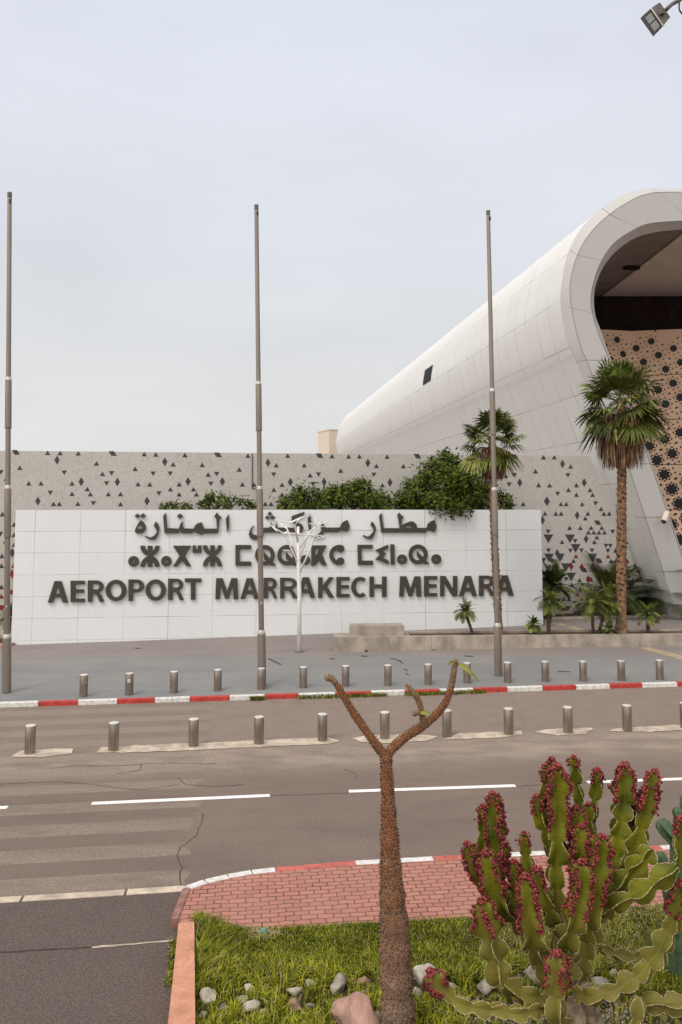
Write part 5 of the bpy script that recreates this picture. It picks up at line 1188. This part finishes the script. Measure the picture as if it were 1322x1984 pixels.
# turquoise cap lying in straw
p = gp(512, 1811, .13); b = MB(); b.tube([p, p + Vector((0, 0, .05)), p + Vector((.01, 0, .075)), p + Vector((.015, 0, .085))], [.04, .042, .032, .012], 'teal', 12); b.tube([p + Vector((-.03, 0, .04)), p + Vector((-.1, .01, .035))], [.02, .012], 'teal', 8)
tag(b.build('sprinkler_cap', smooth=True, loc=p), 'small turquoise cap lying at the lawn edge beside the brick paving', 'cap')

# ------------------------------------------------------------------ grass, weeds, gravel
def in_poly(x, y, poly):
    ins = np.zeros(len(x), bool); n_ = len(poly); j = n_ - 1
    for i in range(n_):
        xi, yi = poly[i]; xj, yj = poly[j]
        c = ((yi > y) != (yj > y)) & (x < (xj - xi) * (y - yi) / (yj - yi + 1e-12) + xi); ins ^= c; j = i
    return ins
def blades(x, y, z, h, wd, lean, midx, mats, name):
    n_ = len(x); a = rng.uniform(0, 2 * np.pi, n_); d = np.stack([np.cos(a), np.sin(a), np.zeros(n_)], 1); s_ = np.stack([-np.sin(a), np.cos(a), np.zeros(n_)], 1)
    B = np.stack([x, y, z], 1); up_ = np.array([0, 0, 1.0]); h = h[:, None]; wd = wd[:, None]; lean = lean[:, None]
    m1 = B + up_ * h * .55 + d * h * lean * .3; t1 = B + up_ * h * (1 - .35 * lean) + d * h * lean
    q1 = np.stack([B - s_ * wd, B + s_ * wd, m1 + s_ * wd * .8, m1 - s_ * wd * .8], 1); q2 = np.stack([m1 - s_ * wd * .8, m1 + s_ * wd * .8, t1 + s_ * wd * .12, t1 - s_ * wd * .12], 1)
    V = np.concatenate([q1, q2], 1).reshape(-1, 3); return mesh_np(name, V, 4, mats, np.repeat(midx, 2))
bp = [(p.x, p.y) for p in bed]
nb = 240000
x = rng.uniform(-2.2, 8.0, nb); y = rng.uniform(8.2, 11.6, nb); k = in_poly(x, y, bp); x, y = x[k], y[k]
def vnoise(x, y, s_, sd):
    r_ = np.random.default_rng(sd); v = 0
    for _ in range(5):
        a = r_.uniform(0, 6.28); f = r_.uniform(.6, 1.6) * s_; v = v + np.sin((x * math.cos(a) + y * math.sin(a)) * f + r_.uniform(0, 6.28))
    return v / 5
nz = vnoise(x, y, 6, 1); nz2 = vnoise(x, y, 14, 2)
P_ = gp(500, 1870, .13); yf = P_.y
rough = 1 / (1 + np.exp((y - (yf + .15 * nz)) * 7))       # longer grass at the front
corner = np.exp(-(((x - gp(400, 1800, .13).x) / .35) ** 2 + ((y - gp(400, 1840, .13).y) / .9) ** 2))
keep = rng.random(len(x)) < np.clip(.95 - .55 * rough - .25 * (nz2 > .25) * rough + corner, .12, 1)
gx0 = gp(1020, 1984, .13); bare = ((x > gp(900, 1984, .13).x) & (y < gp(1000, 1945, .13).y)); keep &= ~(bare & (rng.random(len(x)) < .88))
short = np.ones(len(x))
for rx, ry, rr in ROCKS:
    keep &= ((x - rx) ** 2 + ((y - ry)) ** 2) > (rr * .95) ** 2
    f_ = (((x - rx) / (rr * 1.3)) ** 2 + ((y - (ry - rr * 1.2)) / (rr * 1.9)) ** 2) < 1; short[f_] = .5; keep &= ~(f_ & (rng.random(len(x)) < .35))
short = short[keep]
x, y, nz, nz2, rough, corner = [a[keep] for a in (x, y, nz, nz2, rough, corner)]
h = (.035 + .03 * rng.random(len(x))) + rough * (.06 + .10 * rng.random(len(x))) * (1 + .5 * nz) + corner * (.12 + .12 * rng.random(len(x)))
dry = np.clip((x - gp(850, 1850, .13).x) / 1.2, 0, 1) * (1 - rough) * .45
p_ = rng.random(len(x)); mi = np.where(p_ < .06 + dry * .45, 3, np.where(p_ < .22 + dry * .5 + .34 * rough + .1 * nz * rough, 2, np.where(p_ < .70 + .15 * rough - .1 * nz2, 0, 1)))
go = blades(x, y, np.full(len(x), .13), np.clip(h * short, .02, .4), .0028 + .0022 * rng.random(len(x)) + .0015 * rough, .25 + .75 * rng.random(len(x)), mi, ['grassA', 'grassB', 'grassC', 'straw'], 'grass'); tag(go, 'green lawn grass, short at the back and rough among the stones', 'grass', kind='stuff')
def tuft_line(segs, n_, zz, hh, name, label):
    X, Y_ = [], []
    for (x0, y0, x1, y1) in segs:
        a, c = gp(x0, y0, zz), gp(x1, y1, zz); t = rng.random(n_); X.append(a.x + (c.x - a.x) * t + rng.normal(size=n_) * .015); Y_.append(a.y + (c.y - a.y) * t - np.abs(rng.normal(size=n_)) * .10)
    X, Y_ = np.concatenate(X), np.concatenate(Y_); o = blades(X, Y_, np.full(len(X), zz), hh * (.5 + rng.random(len(X))), np.full(len(X), .006), .4 + rng.random(len(X)) * .8, rng.choice(4, len(X), p=[.35, .35, .2, .1]), ['grassA', 'grassB', 'grassC', 'straw'], name); tag(o, label, 'weeds', kind='stuff')
tuft_line([(575, 1352, 660, 1349.5), (660, 1349.5, 750, 1347), (785, 1346, 860, 1343.5), (860, 1343.5, 938, 1341), (486, 1355, 512, 1354)], 700, .0, .12, 'weeds', 'low weeds growing along the foot of the far painted kerb')
tuft_line([(336, 1860, 330, 1900), (338, 1822, 336, 1850)], 160, .004, .07, 'weeds', 'thin weeds in the gutter beside the salmon wall')
X = []; p = gp(505, 1813, .13); n_ = 160
o = blades(p.x + rng.normal(size=n_) * .13, p.y + rng.normal(size=n_) * .06, np.full(n_, .135), .05 + .05 * rng.random(n_), np.full(n_, .004), 1.0 + rng.random(n_), np.zeros(n_, int), ['straw'], 'straw'); tag(o, 'dry straw scattered round the turquoise cap', 'straw', kind='stuff')
gb = MB(); rg = random.Random(5)
for i in range(1500):
    x_, y_ = rg.uniform(890, 1330), rg.uniform(1925, 2030)
    c = gp(x_, y_, .13); r = rg.uniform(.008, .022); gb.add([c + Vector((v.x, v.y, v.z * .7)) * r * rg.uniform(.8, 1.2) for v in ICO_V], ICO_F, rg.choice(['rock_grey', 'rock_pale', 'rock_pink', 'rock_green']))
tag(gb.build('gravel'), 'loose gravel on the soil under the euphorbia', 'gravel', kind='stuff')

# ------------------------------------------------------------------ street light
YL = 11.0
lp = at(1440, 18, YL); fl_ = thing('street_light', (lp.x, YL, .12), 'grey twin pane floodlight hanging from an arm at the top right corner', 'street light')
b = MB(); b.tube([(lp.x, YL, .12), (lp.x, YL, 5), (lp.x, YL, lp.z + .3)], [.09, .075, .05], 'lamp_grey', 14); b.build('pole', fl_, True)
b = MB(); b.tube(cr_spline([at(1291, 19, YL), at(1300, 10, YL), at(1312, 3, YL + .05), at(1340, -8, YL + .05), at(1440, -14, YL)], .05), .030, 'lamp_grey', 10); b.build('arm', fl_, True)
b = MB(); b.tube(cr_spline([at(1320, -4, YL - .02), at(1316, 10, YL - .02), at(1318, 22, YL - .02), at(1328, 28, YL - .02), at(1340, 10, YL)], .03), .012, 'lamp_dark', 8); b.build('cable_loop', fl_, True)
b = MB()
fr_ = [at(1241, 36, YL - .12), at(1266, 71, YL - .12), at(1284, 52, YL - .03), at(1261, 18, YL - .03)]
hs_ = [at(1284, 52, YL - .03), at(1299, 33, YL + .06), at(1279, 4.5, YL + .06), at(1261, 18, YL - .03)]
up_ = Vector((.02, .16, .14)); outl = [fr_[0], fr_[1], fr_[2], hs_[1], hs_[2], fr_[3]]; cc = sum(outl, Vector()) / 6
bk_ = [p.lerp(cc, .28) + up_ for p in outl]
b.add(outl + bk_, [(i, (i + 1) % 6, 6 + (i + 1) % 6, 6 + i) for i in range(6)] + [(11, 10, 9, 8, 7, 6)], 'lamp_dark'); b.add(hs_, [(0, 1, 2, 3)], 'lamp_grey'); b.add(fr_, [(0, 1, 2, 3)], 'lamp_dark'); fix_normals(b.build('lamp_head', fl_))
nf_ = (fr_[1] - fr_[0]).cross(fr_[3] - fr_[0]).normalized(); nf_ = nf_ if nf_.y < 0 else -nf_
def fq(u_, v_): return fr_[0].lerp(fr_[1], u_).lerp(fr_[3].lerp(fr_[2], u_), v_) + nf_ * .004
for u0, u1 in ((.12, .47), (.53, .88)):
    b = MB(); b.add([fq(u0, .28), fq(u1, .28), fq(u1, .86), fq(u0, .86)], [(0, 1, 2, 3)], 'lamp_glass'); b.build('glass_pane', fl_)
b = MB(); q0, q1 = fr_[3], fr_[2]; b.tube([q0 + nf_ * .012, q1 + nf_ * .012], .012, 'pole_band', 6); c = (hs_[0] + hs_[1] + hs_[2] + hs_[3]) / 4; b.box(c + nf_ * .03, (.035, .03, .035), 'lamp_grey', .6); b.build('hinge_bracket', fl_)

for o in list(COL.objects):
    if '_o' in o: del o['_o']
